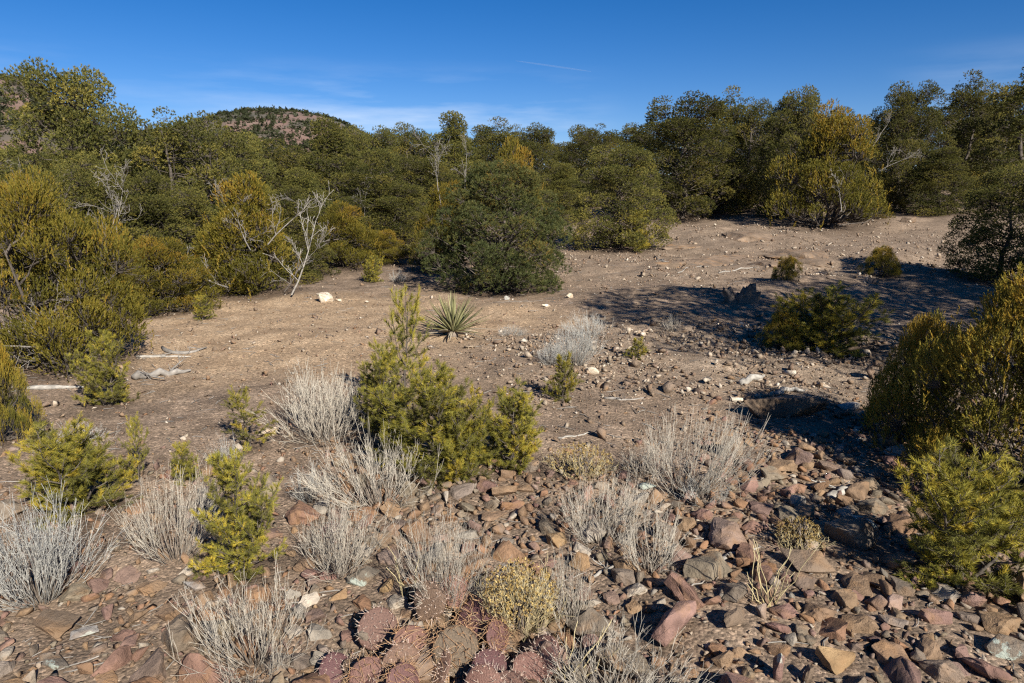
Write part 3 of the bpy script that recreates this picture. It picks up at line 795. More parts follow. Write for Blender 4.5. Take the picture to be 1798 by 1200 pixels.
# ---- shade-giving pines up-sun of the slope
for (x, y, h, w, k, l) in ((5.85, 4.45, 4.7, 3.9, 'pinH', 'tall pinyon pine shading the ground around the grey stump'),
                           (8.7, 5.2, 4.9, 3.8, 'pinH', 'tall pinyon pine shading the slope above the grey stump'),
                           (10.6, 6.6, 5.0, 3.8, 'pinA', 'tall pinyon pine shading the dark pine on the slope')):
    z = float(height(x, y)); H, W = DIM[k]
    spawn('pinyon_pine', k, x, y, z, w / W, h / H, RNG.random() * 6, l, PP, BG)
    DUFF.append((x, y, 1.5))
# ---- woodland behind, seen between the nearer trees
lab = 'pinyon pine in the dense woodland beyond the clearing edge'
for i in range(34):
    px = -80 + 1960 * (i + RNG.random() * .6) / 34
    D = RNG.uniform(32, 48) if 620 < px < 1150 else RNG.uniform(30, 42)
    x, y, z = at_depth(px, D)
    top = np.interp(px, [-80, 300, 480, 600, 680, 760, 950, 1080, 1150, 1400, 1650, 1900], [250, 250, 270, 250, 250, 226, 232, 236, 205, 195, 190, 165]) + RNG.uniform(-8, 18)
    h = top_z(y, top) - z
    if h < 1.5: h = 1.8
    k = ('pinA', 'pinB', 'pinC')[i % 3]
    H, W = DIM[k]
    spawn('pinyon_pine', k, x, y, z, RNG.uniform(3.6, 4.8) / W, h / H, RNG.random() * 6, lab, PP, 'pinyon pines in the woodland behind')
# ---- saplings and near shrubs
SG = 'young pinyon pines in the foreground'
tree('pinyon_sapling', 'sapA', 190, 712, None, 596, 105, 'upright young pine beside the pale fallen pole', 'sapling', SG)
tree('pinyon_sapling', 'sapC', 140, 895, None, 765, 225, 'wide low young pine with bare twigs behind the silvery grey brush', 'sapling', SG)
tree('pinyon_sapling', 'sapE', 245, 850, None, 752, 60, 'spindly pine shoot beside the wide low young pine', 'sapling', SG, duff=0)
tree('pinyon_sapling', 'sapA', 420, 1005, None, 815, 170, 'bright yellow-green pine sapling among straw-pale brush', 'sapling', SG)
tree('pinyon_sapling', 'sapE', 712, 735, None, 548, 120, 'thin rear pine sapling of the central clump, nearest the yucca', 'sapling', SG)
tree('pinyon_sapling', 'sapA', 755, 835, None, 662, 225, 'biggest bushy sapling of the central clump', 'sapling', SG)
tree('pinyon_sapling', 'sapC', 800, 835, None, 700, 170, 'low bushy sapling joining the two halves of the central clump', 'sapling', SG)
tree('pinyon_sapling', 'sapA', 680, 770, None, 625, 130, 'small rear sapling tucked behind the biggest bushy one', 'sapling', SG)
tree('pinyon_sapling', 'sapB', 893, 818, None, 695, 150, 'pointed pine sapling at the stony side of the central clump', 'sapling', SG)
tree('pinyon_sapling', 'sapD', 990, 705, None, 640, 54, 'tiny pine sapling near the bright white stone', 'sapling', SG, duff=0)
tree('pinyon_sapling', 'sapD', 1120, 630, None, 600, 36, 'ankle-high pine seedling on the pale pebbly ground', 'sapling', SG, duff=0)
tree('pinyon_sapling', 'sapE', 440, 785, None, 698, 85, 'thin crooked pine sapling behind the bright yellow-green one', 'sapling', SG)
tree('pinyon_sapling', 'sapD', 325, 850, None, 792, 50, 'small pine seedling poking out of straw-pale brush', 'sapling', SG, duff=0)
tree('pinyon_sapling', 'sapD', 356, 562, None, 528, 38, 'tiny pine seedling at the rim of the tan clearing', 'sapling', SG, duff=0)
tree('pinyon_sapling', 'sapC', 655, 496, None, 458, 46, 'tiny bushy seedling between the tan boulder and dense dark pine', 'sapling', SG, duff=0)
tree('pinyon_sapling', 'sapC', 1695, 1020, None, 832, 310, 'spreading young pine over reddish rocks below the golden juniper', 'sapling', SG)
tree('juniper', 'junN', 1815, 880, None, 478, 470, 'golden foreground juniper with spiky shoots shading the rocks', JJ, BG)
tree('juniper', 'junN', 1612, 775, None, 560, 170, 'greener juniper lobe beside the golden foreground juniper', JJ, BG)
tree('juniper', 'junN', 5, 775, None, 590, 105, 'dark little juniper beyond the wide low young pine', JJ, BG)

# ------------------------------------------------------------------ far hill with its scattered trees
HP = [(-600, 170), (-200, 150), (0, 142), (60, 152), (120, 200), (200, 240), (300, 232), (350, 214), (390, 204), (430, 199), (475, 198), (520, 201), (560, 207), (600, 218), (640, 240), (700, 280), (800, 300), (1000, 305), (1800, 315), (2300, 315)]
HB = [math.degrees(math.atan2(ray(*p).x, ray(*p).y)) for p in HP]
HZ = [CAMZ + 720 * ray(*p).z / math.hypot(ray(*p).x, ray(*p).y) for p in HP]
def hill_z(x, y):
    # ridge set ~700 m off, humps placed by bearing
    b = np.degrees(np.arctan2(x, y)); d = np.hypot(x, y)
    prof = np.interp(b, HB, HZ)
    prof = prof + 1.5 * vnoise(b * 0.9, b * 0, 31) + 1.2 * vnoise(b * 2.7, b * 0, 32)
    f = sstep(330, 720, d) * (1 - 0.55 * sstep(720, 1500, d))
    return -3 + (prof + 3) * f + f * (9 * vnoise(x / 60, y / 60, 33) + 4 * vnoise(x / 22, y / 22, 34)) * (1 - np.exp(-((d - 720) / 120) ** 2))
def build_hill():
    b = np.radians(np.linspace(-75, 60, 260)); r = np.linspace(300, 1500, 90)
    RR, BB = np.meshgrid(r, b, indexing='ij')
    X = RR * np.sin(BB); Y = RR * np.cos(BB); Z = hill_z(X, Y)
    Z[0] -= 4
    n, k = X.shape
    V = np.stack([X, Y, Z], -1).reshape(-1, 3)
    i = np.arange(n - 1)[:, None] * k; j = np.arange(k - 1)[None, :]
    F = np.concatenate([np.stack([i + j, i + j + 1, i + k + j + 1], -1).reshape(-1, 3), np.stack([i + j, i + k + j + 1, i + k + j], -1).reshape(-1, 3)])
    m, nt, out = new_mat('red_hill_soil')
    pos = N(nt, 'ShaderNodeNewGeometry').outputs['Position']
    nz = N(nt, 'ShaderNodeTexNoise'); nz.inputs['Scale'].default_value = .03; nz.inputs['Detail'].default_value = 9
    nt.links.new(pos, nz.inputs['Vector'])
    r_ = ramp(nt, nz.outputs['Fac'], [(.3, (.055, .052, .036)), (.46, (.095, .076, .055)), (.56, (.155, .092, .070)), (.75, (.18, .125, .095))])
    p = N(nt, 'ShaderNodeBsdfPrincipled'); p.inputs['Roughness'].default_value = 1
    nt.links.new(r_.outputs[0], p.inputs['Base Color']); nt.links.new(p.outputs[0], out.inputs[0])
    tag(link('hill', mesh_from('hill', V, F[:, ::-1], None, m, True)), 'reddish wooded hill in the distance', None, None, 'structure')
    rng = np.random.default_rng(8)
    cnt = 11500
    bb = np.radians(rng.uniform(-46, -8, cnt)); rr = np.sqrt(rng.uniform(400 ** 2, 790 ** 2, cnt))
    x = rr * np.sin(bb); y = rr * np.cos(bb)
    keep = vnoise(x / 45, y / 45, 40) + .6 * vnoise(x / 16, y / 16, 41) + rng.normal(0, .25, cnt) > -0.25
    x, y = x[keep], y[keep]; z = hill_z(x, y); cnt = len(x)
    # each distant tree: a ragged little crown of leaf faces
    K = 9
    s = rng.uniform(1.0, 2.4, cnt) ** 1.1
    u = sph(rng, cnt * K).reshape(cnt, K, 3); u[..., 2] = np.abs(u[..., 2]) * 1.3 - .1
    c = np.stack([x, y, z], -1)[:, None] + u * s[:, None, None] * rng.uniform(.5, 1, (cnt, K, 1))
    tri = rng.normal(0, .5, (cnt, K, 3, 3)) * s[:, None, None, None]
    Vt = (c[:, :, None] + tri).reshape(-1, 3)
    tint = np.repeat(np.clip(rng.normal(.12, .12, cnt), 0, 1), K * 3)
    o = link('hill_trees', mesh_from('hill_trees', Vt, np.arange(len(Vt)).reshape(-1, 3), tint, M['hill_trees']))
    tag(o, 'dark dots of trees scattered over the distant red hill', 'trees', None, 'stuff')
build_hill()

# ------------------------------------------------------------------ ground sheet
GROUND = build_ground(DUFF)

# ------------------------------------------------------------------ rocks
def rock_mesh(seed, detail, mat, flat=0.6, npts=22, rough=0.05, bevel=0.10):
    rng = np.random.default_rng(seed)
    bm = bmesh.new()
    p = rng.uniform(-1, 1, (npts, 3)); p = p / np.maximum(1, np.linalg.norm(p, axis=1) / 1.12)[:, None]
    p *= np.array([0.5 * rng.uniform(.85, 1.15), 0.5 * rng.uniform(.6, .95), 0.5 * flat * rng.uniform(.8, 1.25)])
    for q in p: bm.verts.new(q)
    r = bmesh.ops.convex_hull(bm, input=bm.verts)
    junk = [g for g in set(r['geom_interior'] + r['geom_unused'] + r['geom_holes']) if isinstance(g, bmesh.types.BMVert)]
    bmesh.ops.delete(bm, geom=junk, context='VERTS')
    bmesh.ops.dissolve_limit(bm, angle_limit=R(14), verts=bm.verts, edges=bm.edges)
    if detail >= 1:
        try:
            bmesh.ops.bevel(bm, geom=bm.edges[:], offset=bevel * 0.35, segments=2 if detail > 1 else 1, profile=.6, affect='EDGES', clamp_overlap=True)
        except Exception: pass
    bmesh.ops.triangulate(bm, faces=bm.faces)
    if detail >= 2:
        bmesh.ops.subdivide_edges(bm, edges=[e for e in bm.edges if e.calc_length() > .12], cuts=2, use_grid_fill=True)
        bmesh.ops.triangulate(bm, faces=bm.faces)
        for v in bm.verts:
            c = v.co
            n_ = float(vnoise(c.x * 4 + seed, c.y * 4 + c.z * 5, seed)) + .6 * float(vnoise(c.x * 11 + c.z * 7, c.y * 11, seed + 3)) + .45 * float(vnoise(c.z * 23, c.x * 3, seed + 5))
            v.co = c + c.normalized() * n_ * rough
    bmesh.ops.recalc_face_normals(bm, faces=bm.faces)
    me = bpy.data.meshes.new('stone_%d' % seed)
    bm.to_mesh(me); bm.free()
    if detail >= 2:
        for pl in me.polygons: pl.use_smooth = True
        me.set_sharp_from_angle(angle=R(28))
    me.materials.append(mat)
    return me
ROCKS = [rock_mesh(100 + i, 2, M['rock'], flat=(.38, .5, .7)[i % 3], rough=.10) for i in range(22)]
def mesh_arrays(me):
    v = np.empty(len(me.vertices) * 3); me.vertices.foreach_get('co', v); v = v.reshape(-1, 3)
    me.calc_loop_triangles()
    f = np.empty(len(me.loop_triangles) * 3, np.int32); me.loop_triangles.foreach_get('vertices', f)
    return v, f.reshape(-1, 3)
LOW = []; PLAIN = []
for i in range(14):
    me = rock_mesh(200 + i, 1, M['rock'], flat=(.45, .6, .8)[i % 3], npts=13); LOW.append(mesh_arrays(me)); bpy.data.meshes.remove(me)
    me = rock_mesh(230 + i, 0, M['rock'], flat=(.35, .55, .75)[i % 3], npts=8); PLAIN.append(mesh_arrays(me)); bpy.data.meshes.remove(me)
TINY = []
for i in range(8):
    me = rock_mesh(300 + i, 0, M['rock'], flat=.7, npts=7); TINY.append(mesh_arrays(me)); bpy.data.meshes.remove(me)
def scatter_join(name, pts, sizes, tints, bank, mat, rng, sink=0.15, tilt=.35):
    Vs = []; Fs = []; Ts = []; o = 0
    zs = height(pts[:, 0], pts[:, 1])
    for bi, (v, f) in enumerate(bank):
        sel = np.arange(bi, len(pts), len(bank))
        if not len(sel): continue
        a = rng.random(len(sel)) * 6.28; tx = rng.normal(0, tilt, len(sel)); ty = rng.normal(0, tilt, len(sel))
        ca, sa = np.cos(a), np.sin(a); z0 = np.zeros_like(a)
        Rz = np.stack([np.stack([ca, -sa, z0], -1), np.stack([sa, ca, z0], -1), np.stack([z0, z0, z0 + 1], -1)], 1)
        cx, sx = np.cos(tx), np.sin(tx); cy, sy = np.cos(ty), np.sin(ty)
        Rx = np.stack([np.stack([z0 + 1, z0, z0], -1), np.stack([z0, cx, -sx], -1), np.stack([z0, sx, cx], -1)], 1)
        Ry = np.stack([np.stack([cy, z0, sy], -1), np.stack([z0, z0 + 1, z0], -1), np.stack([-sy, z0, cy], -1)], 1)
        Mx = Rx @ Ry @ Rz
        vv = np.einsum('nij,vj->nvi', Mx, v) * sizes[sel][:, None, None]
        low = vv[..., 2].min(1); hgt = vv[..., 2].max(1) - low
        vv[..., 0] += pts[sel, 0][:, None]; vv[..., 1] += pts[sel, 1][:, None]
        vv[..., 2] += (zs[sel] - low - sink * hgt)[:, None]
        Vs.append(vv.reshape(-1, 3))
        Fs.append((f[None] + (np.arange(len(sel)) * len(v))[:, None, None] + o).reshape(-1, 3))
        Ts.append(np.repeat(tints[sel], len(v))); o += len(sel) * len(v)
    me = mesh_from(name, np.concatenate(Vs), np.concatenate(Fs), np.concatenate(Ts), mat)
    return link(name, me)

rng = np.random.default_rng(77)
# salient rocks of their own: px, base py, width px, flatness scale, material, label
HERO = []
def hero(px, py, wpx, hs, mat, label, seed, rz=0.0, tilt=(0, 0), ly=0.8, sink=.2, name='rock'):
    x, y, z = ground(px, py); d = depth_of(x, y, z); w = wpx * d / FPX
    me = rock_mesh(500 + seed, 2, M[mat], flat=.8, npts=13, rough=.06)
    v, f = mesh_arrays(me)
    o = link(name, me, None, (x, y + w * ly * .35, z), (tilt[0], tilt[1], rz), (w * 1.02, w * ly, w * hs))
    Mt = o.rotation_euler.to_matrix()
    vv = (v * np.array([w * 1.02, w * ly, w * hs])) @ np.array(Mt).T
    low = vv[:, 2].min(); hg = vv[:, 2].max() - low
    o.location.z = float(height(x, y + w * ly * .35)) - low - sink * hg
    tag(o, label, 'rock', 'loose rocks on the stony ground')
    HERO.append((x, y + w * ly * .35, w * .55))
    return o
hero(1040, 657, 24, .9, 'pale', 'bright white stone standing beside dry grey twigs', 1)
hero(568, 532, 40, .7, 'pale', 'cream boulder by the bleached leaning trunk', 2)
hero(592, 531, 18, .5, 'pale', 'flat pale stone touching the cream boulder', 3)
hero(1000, 524, 17, .9, 'pale', 'small upright pale stone below the dense dark pine', 4)
hero(958, 540, 18, .6, 'pale', 'small flat pale stone just below the dense dark pine', 5)
hero(889, 527, 14, .8, 'grey', 'small grey stone at the foot of the dense dark pine', 6)
hero(1300, 800, 66, .85, 'slab', 'rounded brown boulder next to tall pale brush', 7, .3)
hero(1385, 735, 190, .28, 'slab', 'long flat tan slab on the pebbly ground', 8, 0.05, ly=.45)
hero(1498, 722, 46, .5, 'grey', 'squarish grey stone at the end of the flat tan slab', 9)
hero(1510, 965, 115, .7, 'lichen', 'dark boulder crusted with white lichen under the young pine', 10, .4)
hero(978, 962, 44, .8, 'tan', 'blocky orange-tan rock standing up behind the yellow seed brush', 11, .2)
hero(1022, 1005, 56, .7, 'tan', 'slanted orange-tan rock leaning beside the blocky one', 12, .9, (.3, .2))
hero(1188, 1135, 110, .8, 'mauve', 'big mauve rock with whitish top below the pale brush', 13, .5)
hero(1790, 1165, 90, .7, 'lichen', 'teal-grey lichen rock at the rim of the red rubble', 14)
hero(75, 1120, 105, .42, 'slab', 'flat brown slab in front of the silvery grey brush', 15, -.2)
hero(140, 1125, 62, .38, 'grey', 'bluish grey tilted stone overlapping the flat brown slab', 16, .5, (.2, -.2))
hero(100, 1180, 66, .45, 'lichen', 'low stone with pale green lichen patches', 17)
hero(325, 1045, 56, .5, 'grey', 'whitish grey stone under the straw-pale brush', 18)
hero(640, 1030, 80, .5, 'lichen', 'long rock edged with white lichen scales between two brushes', 19, .15, ly=.5)
hero(1430, 1010, 110, .5, 'slab', 'broad ribbed tan rock below the shaded lichen boulder', 20, .25, (.15, 0))
hero(1480, 1180, 90, .9, 'tan', 'large tan block among upright reddish slabs', 21, .5, (.2, .3))
hero(1370, 1195, 60, 1.3, 'mauve', 'upright mauve slab set on edge in the rubble', 22, 1.4, (.1, .4), .45)
hero(1420, 1190, 60, 1.3, 'slab', 'upright tan slab set on edge in the rubble', 23, 1.3, (.1, .35), .5)
hero(1290, 1105, 75, .9, 'slab', 'wedge-shaped grey-brown rock with one sharp tip', 24, .8, (.3, .4), .6)
hero(1655, 1100, 74, .6, 'mauve', 'smooth reddish stone below the spreading young pine', 25)
hero(680, 1040, 42, .8, 'tan', 'rounded orange rock behind the prickly pear', 26, 1.2)
hero(585, 1060, 52, .8, 'tan', 'rusty tan rock between straw-pale brush and prickly pear', 27, .4)
hero(1140, 862, 42, .5, 'lichen', 'pale green lichened stone between two pale brushes', 28)
hero(1295, 708, 30, .7, 'pale', 'white chunky stone beside the white driftwood', 29)
hero(1400, 868, 44, .6, 'mauve', 'reddish stone at the edge of the juniper shade', 30)
hero(1600, 392, 30, .6, 'slab', 'grey boulder on the upper slope beyond the golden juniper', 31)
hero(1185, 470, 80, .25, 'slab', 'low flat outcrop at the shady side of the bedrock ledge', 32, .2, ly=.5)
def ledge(px, py, wpx, dep, hgt, label, seed, rz):
    x, y, z = ground(px, py); d = depth_of(x, y, z); w = wpx * d / FPX
    me = rock_mesh(600 + seed, 2, M['slab'], flat=1.0, npts=26, rough=.16)
    o = link('bedrock_ledge', me, None, (x, y + dep * .35, float(height(x, y + dep * .35)) - hgt * .22), (R(4), 0, rz), (w, dep, hgt))
    tag(o, label, 'rock', 'bedrock ledges on the upper slope')
ledge(1290, 466, 190, 2.4, .50, 'broad worn bedrock ledge across the bare slope', 1, .1)
ledge(1425, 462, 150, 2.0, .44, 'worn bedrock ledge above the small dark bush', 2, -.1)
ledge(1370, 470, 90, 1.2, .40, 'cracked bedrock block joining the two ledges', 3, .3)
ledge(1200, 440, 110, 1.6, .34, 'thin bedrock ledge beside the broken dark limb', 4, .2)
ledge(1330, 425, 130, 1.8, .34, 'upper bedrock ledge below the low junipers', 5, -.2)

# loose stones: size falls with the kind of ground
def rubble_density(x, y):
    px, py = project(x, y, height(x, y))
    dens = sstep(790, 900, py) * sstep(480, 720, px)
    dens = np.maximum(dens, sstep(985, 1090, py))
    dens = np.maximum(dens, sstep(690, 740, py) * sstep(1180, 1320, px) * .85)
    dens = np.maximum(dens, .12 * sstep(700, 900, py))
    dens = dens * (0.85 + 0.9 * (vnoise(x / .9, y / .9, 51) + .5))
    return dens, px, py
cls = ((600, .16, .26), (4500, .09, .16), (16000, .055, .09), (42000, .028, .055))
X = []; Y = []; S = []
for c_, a_, b_ in cls:
    X.append(rng.uniform(-4.2, 5.2, c_)); Y.append(1.0 + 5.2 * rng.random(c_) ** 1.15); S.append(a_ + (b_ - a_) * rng.random(c_) ** 1.5)
X, Y, S = map(np.concatenate, (X, Y, S))
S = np.where(Y > 4.3, S * .8, S)
dens, pxs, pys = rubble_density(X, Y)
order = np.argsort(-S)
placed = []; cell = {}
for i in order:
    if rng.random() > dens[i] * ((.75 if Y[i] < 3.7 else .3) if S[i] > .12 else .75 if S[i] > .075 else 1): continue
    x, y, s = X[i], Y[i], S[i]
    if any(math.hypot(x - a, y - b) < r + s * .35 for a, b, r in HERO): continue
    gx, gy = int(x / .3), int(y / .3); ok = True
    for dx in (-1, 0, 1):
        for dy in (-1, 0, 1):
            for (a, b, r) in cell.get((gx + dx, gy + dy), ()):
                if math.hypot(x - a, y - b) < (r + s) * .33: ok = False; break
            if not ok: break
        if not ok: break
    if ok:
        cell.setdefault((gx, gy), []).append((x, y, s)); placed.append(i)
placed = np.array(placed)
inview = (pxs[placed] > -60) & (pxs[placed] < 1860) & (pys[placed] < 1260) & (pys[placed] > 0)
score = np.where(inview, S[placed] / np.hypot(X[placed], Y[placed]), 0)
o_ = np.argsort(-score)
ind = placed[o_[:300]]; rest = placed[o_[300:]]
for k, i in enumerate(ind):
    me = ROCKS[k % len(ROCKS)]; s = S[i] * 1.08
    e = Matrix.Rotation(rng.normal(0, .3), 3, 'X') @ Matrix.Rotation(rng.normal(0, .3), 3, 'Y') @ Matrix.Rotation(rng.random() * 6.28, 3, 'Z')
    zs = [(e @ (v.co * s)).z for v in me.vertices]
    lo, hi = min(zs), max(zs)
    link('stone', me, GROUND, (X[i], Y[i], float(height(X[i], Y[i])) - lo - .42 * (hi - lo)), e.to_euler(), (s, s, s))
for nm, sel, bank, lb in (('rubble', S[rest] >= .062, LOW, 'middling brown and mauve stones filling the foreground rubble'),
                          ('small_rubble', S[rest] < .062, PLAIN, 'fist-sized and smaller stones filling the gaps of the foreground rubble')):
    q = rest[sel]
    o = scatter_join(nm, np.stack([X[q], Y[q]], -1), S[q] * 1.05, rng.random(len(q)), bank, M['rock_stuff'], rng, .25)
    tag(o, lb, 'stones', None, 'stuff')
# pale stones of the pebbly slope
n = 100000
X2 = rng.uniform(-5.5, 12, n); Y2 = 4.3 + 20 * rng.random(n) ** 1.5
tz, pz, _ = zones(X2, Y2)
k = (rng.random(n) < np.clip(pz + .09, 0, 1) * np.where(Y2 < 10, .95, 1.0)) & (vnoise(X2 / .8, Y2 / .8, 66) + rng.normal(0, .22, n) > -.10)
X2, Y2 = X2[k], Y2[k]
m_ = 5200
bx = rng.normal(2.6, 1.5, m_); by = np.clip(rng.normal(6.5, .95, m_), 4.4, 10)
kk = (vnoise(bx / .6, by / .6, 67) + rng.normal(0, .2, m_) > -.08)
X2 = np.concatenate([X2, bx[kk]]); Y2 = np.concatenate([Y2, by[kk]])
S2 = np.clip(np.exp(rng.normal(-3.5, .62, len(X2))), .012, .16)
big = S2 > .045
for nm, q, bank, lb in (('pale_stones', big, PLAIN, 'pale stones strewn over the slope'), ('pale_pebbles', ~big, TINY, 'small pale pebbles strewn over the slope')):
    o = scatter_join(nm, np.stack([X2[q], Y2[q]], -1), S2[q], rng.random(int(q.sum())) ** 1.5, bank, M['pale_stuff'], rng)
    tag(o, lb, 'stones', None, 'stuff')
# fine gravel everywhere near
n = 12000
rr = 1.1 + 11 * rng.random(n) ** 1.25; aa = R(50) * (rng.random(n) * 2 - 1)
X3 = rr * np.sin(aa); Y3 = rr * np.cos(aa)
S3 = np.clip(np.exp(rng.normal(-4.15, .5, n)), .006, .05)
o = scatter_join('gravel', np.stack([X3, Y3], -1), S3, np.clip(rng.random(n) * 1.05, 0, 1), TINY, M['rock_stuff'], rng)
tag(o, 'fine brown gravel strewn over the soil', 'gravel', None, 'stuff')

# ------------------------------------------------------------------ dry brush
for key, a in (('brA', dict(seed=61, n=110, forks=3, tipn=2, r=.0015)), ('brB', dict(seed=62, n=75, W=.55, H=.55, forks=3, tipn=2, r=.0017, lean=(.06, 0))), ('brC', dict(seed=63, n=78, W=.7, H=.45, spread=1.1, forks=3, tipn=2, r=.0016, lean=(-.04, .03))), ('brD', dict(seed=64, n=46, W=.45, H=.5, forks=3, tipn=1, r=.0017, lean=(0, .07))), ('brE', dict(seed=65, n=60, W=.75, H=.6, spread=1.0, forks=4, tipn=2, r=.0016, lean=(.09, .02)))):
    DIM[key] = (a.get('H', .5), a.get('W', .6))
    st, rt = brush(**a)
    for mat, sfx in (('dry', ''), ('dry_grey', '_g')):
        PROTO[key + sfx] = (mesh_from(key + sfx + '_root', *rt, M['brown_wood']), mesh_from(key + sfx + '_stems', *st, M[mat]), ('root_crown', 'stems'))
        DIM[key + sfx] = DIM[key]
BR = 'dry leafless brush clumps on the stony ground'
def dry(key, px, py, top, wpx, label, duff=.3):
    tree('dry_brush', key, px, py, None, top, wpx, label, 'brush', BR, duff=duff)
dry('brA_g', 75, 1050, 858, 195, 'big silvery grey brush clump behind the flat brown slab')
dry('brE', 310, 978, 805, 165, 'straw-pale brush leaning beside the bright yellow-green sapling')
dry('brC', 445, 1160, 1005, 215, 'low spreading straw-pale brush in front of the bright yellow-green sapling')
dry('brB', 598, 1005, 852, 130, 'pale brush between the bright yellow-green sapling and the lichened long rock')
dry('brC', 665, 885, 752, 185, 'greyish brush at the foot of the central sapling clump')
dry('brA', 568, 770, 638, 165, 'fluffy pale grey brush on the tan soil before the central clump')
dry('brE', 775, 1055, 868, 160, 'tall pale brush directly behind the prickly pear')
dry('brE', 1052, 950, 818, 150, 'pale brush above the blocky orange-tan rock')
dry('brD', 1140, 1000, 882, 110, 'smaller pale brush by the long flat shadowed rocks')
dry('brE', 1205, 868, 690, 175, 'tallest pale brush beside the rounded brown boulder')
dry('brD', 1130, 830, 770, 90, 'thin grey brush between the tallest brush and the central clump')
dry('brD', 1000, 1090, 960, 95, 'narrow pale brush next to the yellow seed brush')
dry('brC', 1075, 1230, 1100, 250, 'sprawling pale brush next to the prickly pear')
dry('brD_g', 398, 818, 762, 60, 'little grey brush behind the straw-pale brush')
dry('brA_g', 1010, 640, 560, 90, 'faint grey brush behind the bright white stone', 0)
dry('brB_g', 970, 640, 590, 60, 'faint small grey brush next to the tiny pine sapling', 0)
dry('brC_g', 1035, 590, 545, 70, 'thin grey brush between the yucca and the deep shade', 0)
dry('brC_g', 895, 590, 566, 44, 'tiny grey tuft beside the yucca', 0)
dry('brD', 1180, 582, 545, 34, 'tiny pale tuft at the rim of the deep shade', 0)
dry('brD_g', 1240, 880, 830, 80, 'short grey brush at the foot of the tallest brush', 0)
dry('brD_g', 545, 880, 800, 70, 'short grey brush behind the pale pair of brushes', 0)
dry('brD_g', 700, 495, 470, 36, 'tiny grey tuft on the tan soil near the dense dark pine', 0)
dry('brC_g', 135, 782, 745, 110, 'flat grey twiggy mat behind the wide low young pine', 0)
# straw stalks
def stalks(px, py, top, wpx, n, label):
    rng = np.random.default_rng(int(px))
    x, y, z = ground(px, py); d = depth_of(x, y, z); w = wpx * d / FPX; h = top_z(y, top) - z
    b = rng.normal(0, .02, (n, 3)); b[:, 2] = -.02
    tip = b + np.stack([rng.normal(0, w * .45, n), rng.normal(0, w * .35, n), h * rng.uniform(.45, 1.0, n)], -1)
    t = np.linspace(0, 1, 6)[None, :, None]
    P = b[:, None] * (1 - t) + tip[:, None] * t; P[:, 1:-1] += rng.normal(0, .006, (n, 4, 3))
    v, f, tt = tubes(P, np.tile(np.linspace(.0032, .0012, 6), (n, 1)), 4)
    root = link('dry_stalks', None, None, (x, y, z))
    k = n // 2 * 6 * 4
    link('stalks', mesh_from('stalks', v, f, tt, M['straw']), root)
    tag(root, label, 'dry stalks', BR)
stalks(1345, 1062, 925, 80, 12, 'sparse straw-yellow stalks beside the grey fallen stick')
stalks(720, 1050, 940, 70, 6, 'a few thin reddish stalks rising behind the prickly pear')
stalks(990, 1200, 1080, 90, 7, 'a few thin straw stalks arching beside the prickly pear')

# yellow seed brush (snakeweed): fine stems carrying dry flower heads
def seedbrush(px, py, top, wpx, n, label, seed):
    rng = np.random.default_rng(seed)
    x, y, z = ground(px, py); d = depth_of(x, y, z); w = wpx * d / FPX; h = top_z(y, top) - z
    st, rt = brush(seed, h * .95, w, n, 2, .0013, .95, tipn=2)
    root = link('seed_brush', None, None, (x, y, z))
    link('root_crown', mesh_from('seed_root', *rt, M['brown_wood']), root)
    link('stems', mesh_from('seed_stems', *st, M['straw']), root)
    m = n * 5
    az = rng.random(m) * 6.283; rho = np.sqrt(rng.random(m)) * .5 * w
    pos = np.stack([np.cos(az) * rho, np.sin(az) * rho, h * (1.0 - 1.5 * (rho / w) ** 2) * rng.uniform(.55, 1.02, m)], -1)
    V, F, T_ = needles(rng, pos, UP + rng.normal(0, .4, (m, 3)), .006, 7, .009, .005, (15, 80))
    link('seed_heads', mesh_from('seed_heads', V, F, T_, M['seed']), root)
    tag(root, label, 'brush', BR)
    DUFF.append((x, y, w * .5))
seedbrush(912, 1102, 990, 132, 110, 'rounded brush covered in dry yellow seed heads behind the prickly pear', 71)
seedbrush(1400, 965, 910, 75, 50, 'small brush with yellowish seed heads near the lichen boulder', 72)
seedbrush(1020, 835, 785, 120, 70, 'low yellow-brown brush beside the pointed pine sapling', 73)

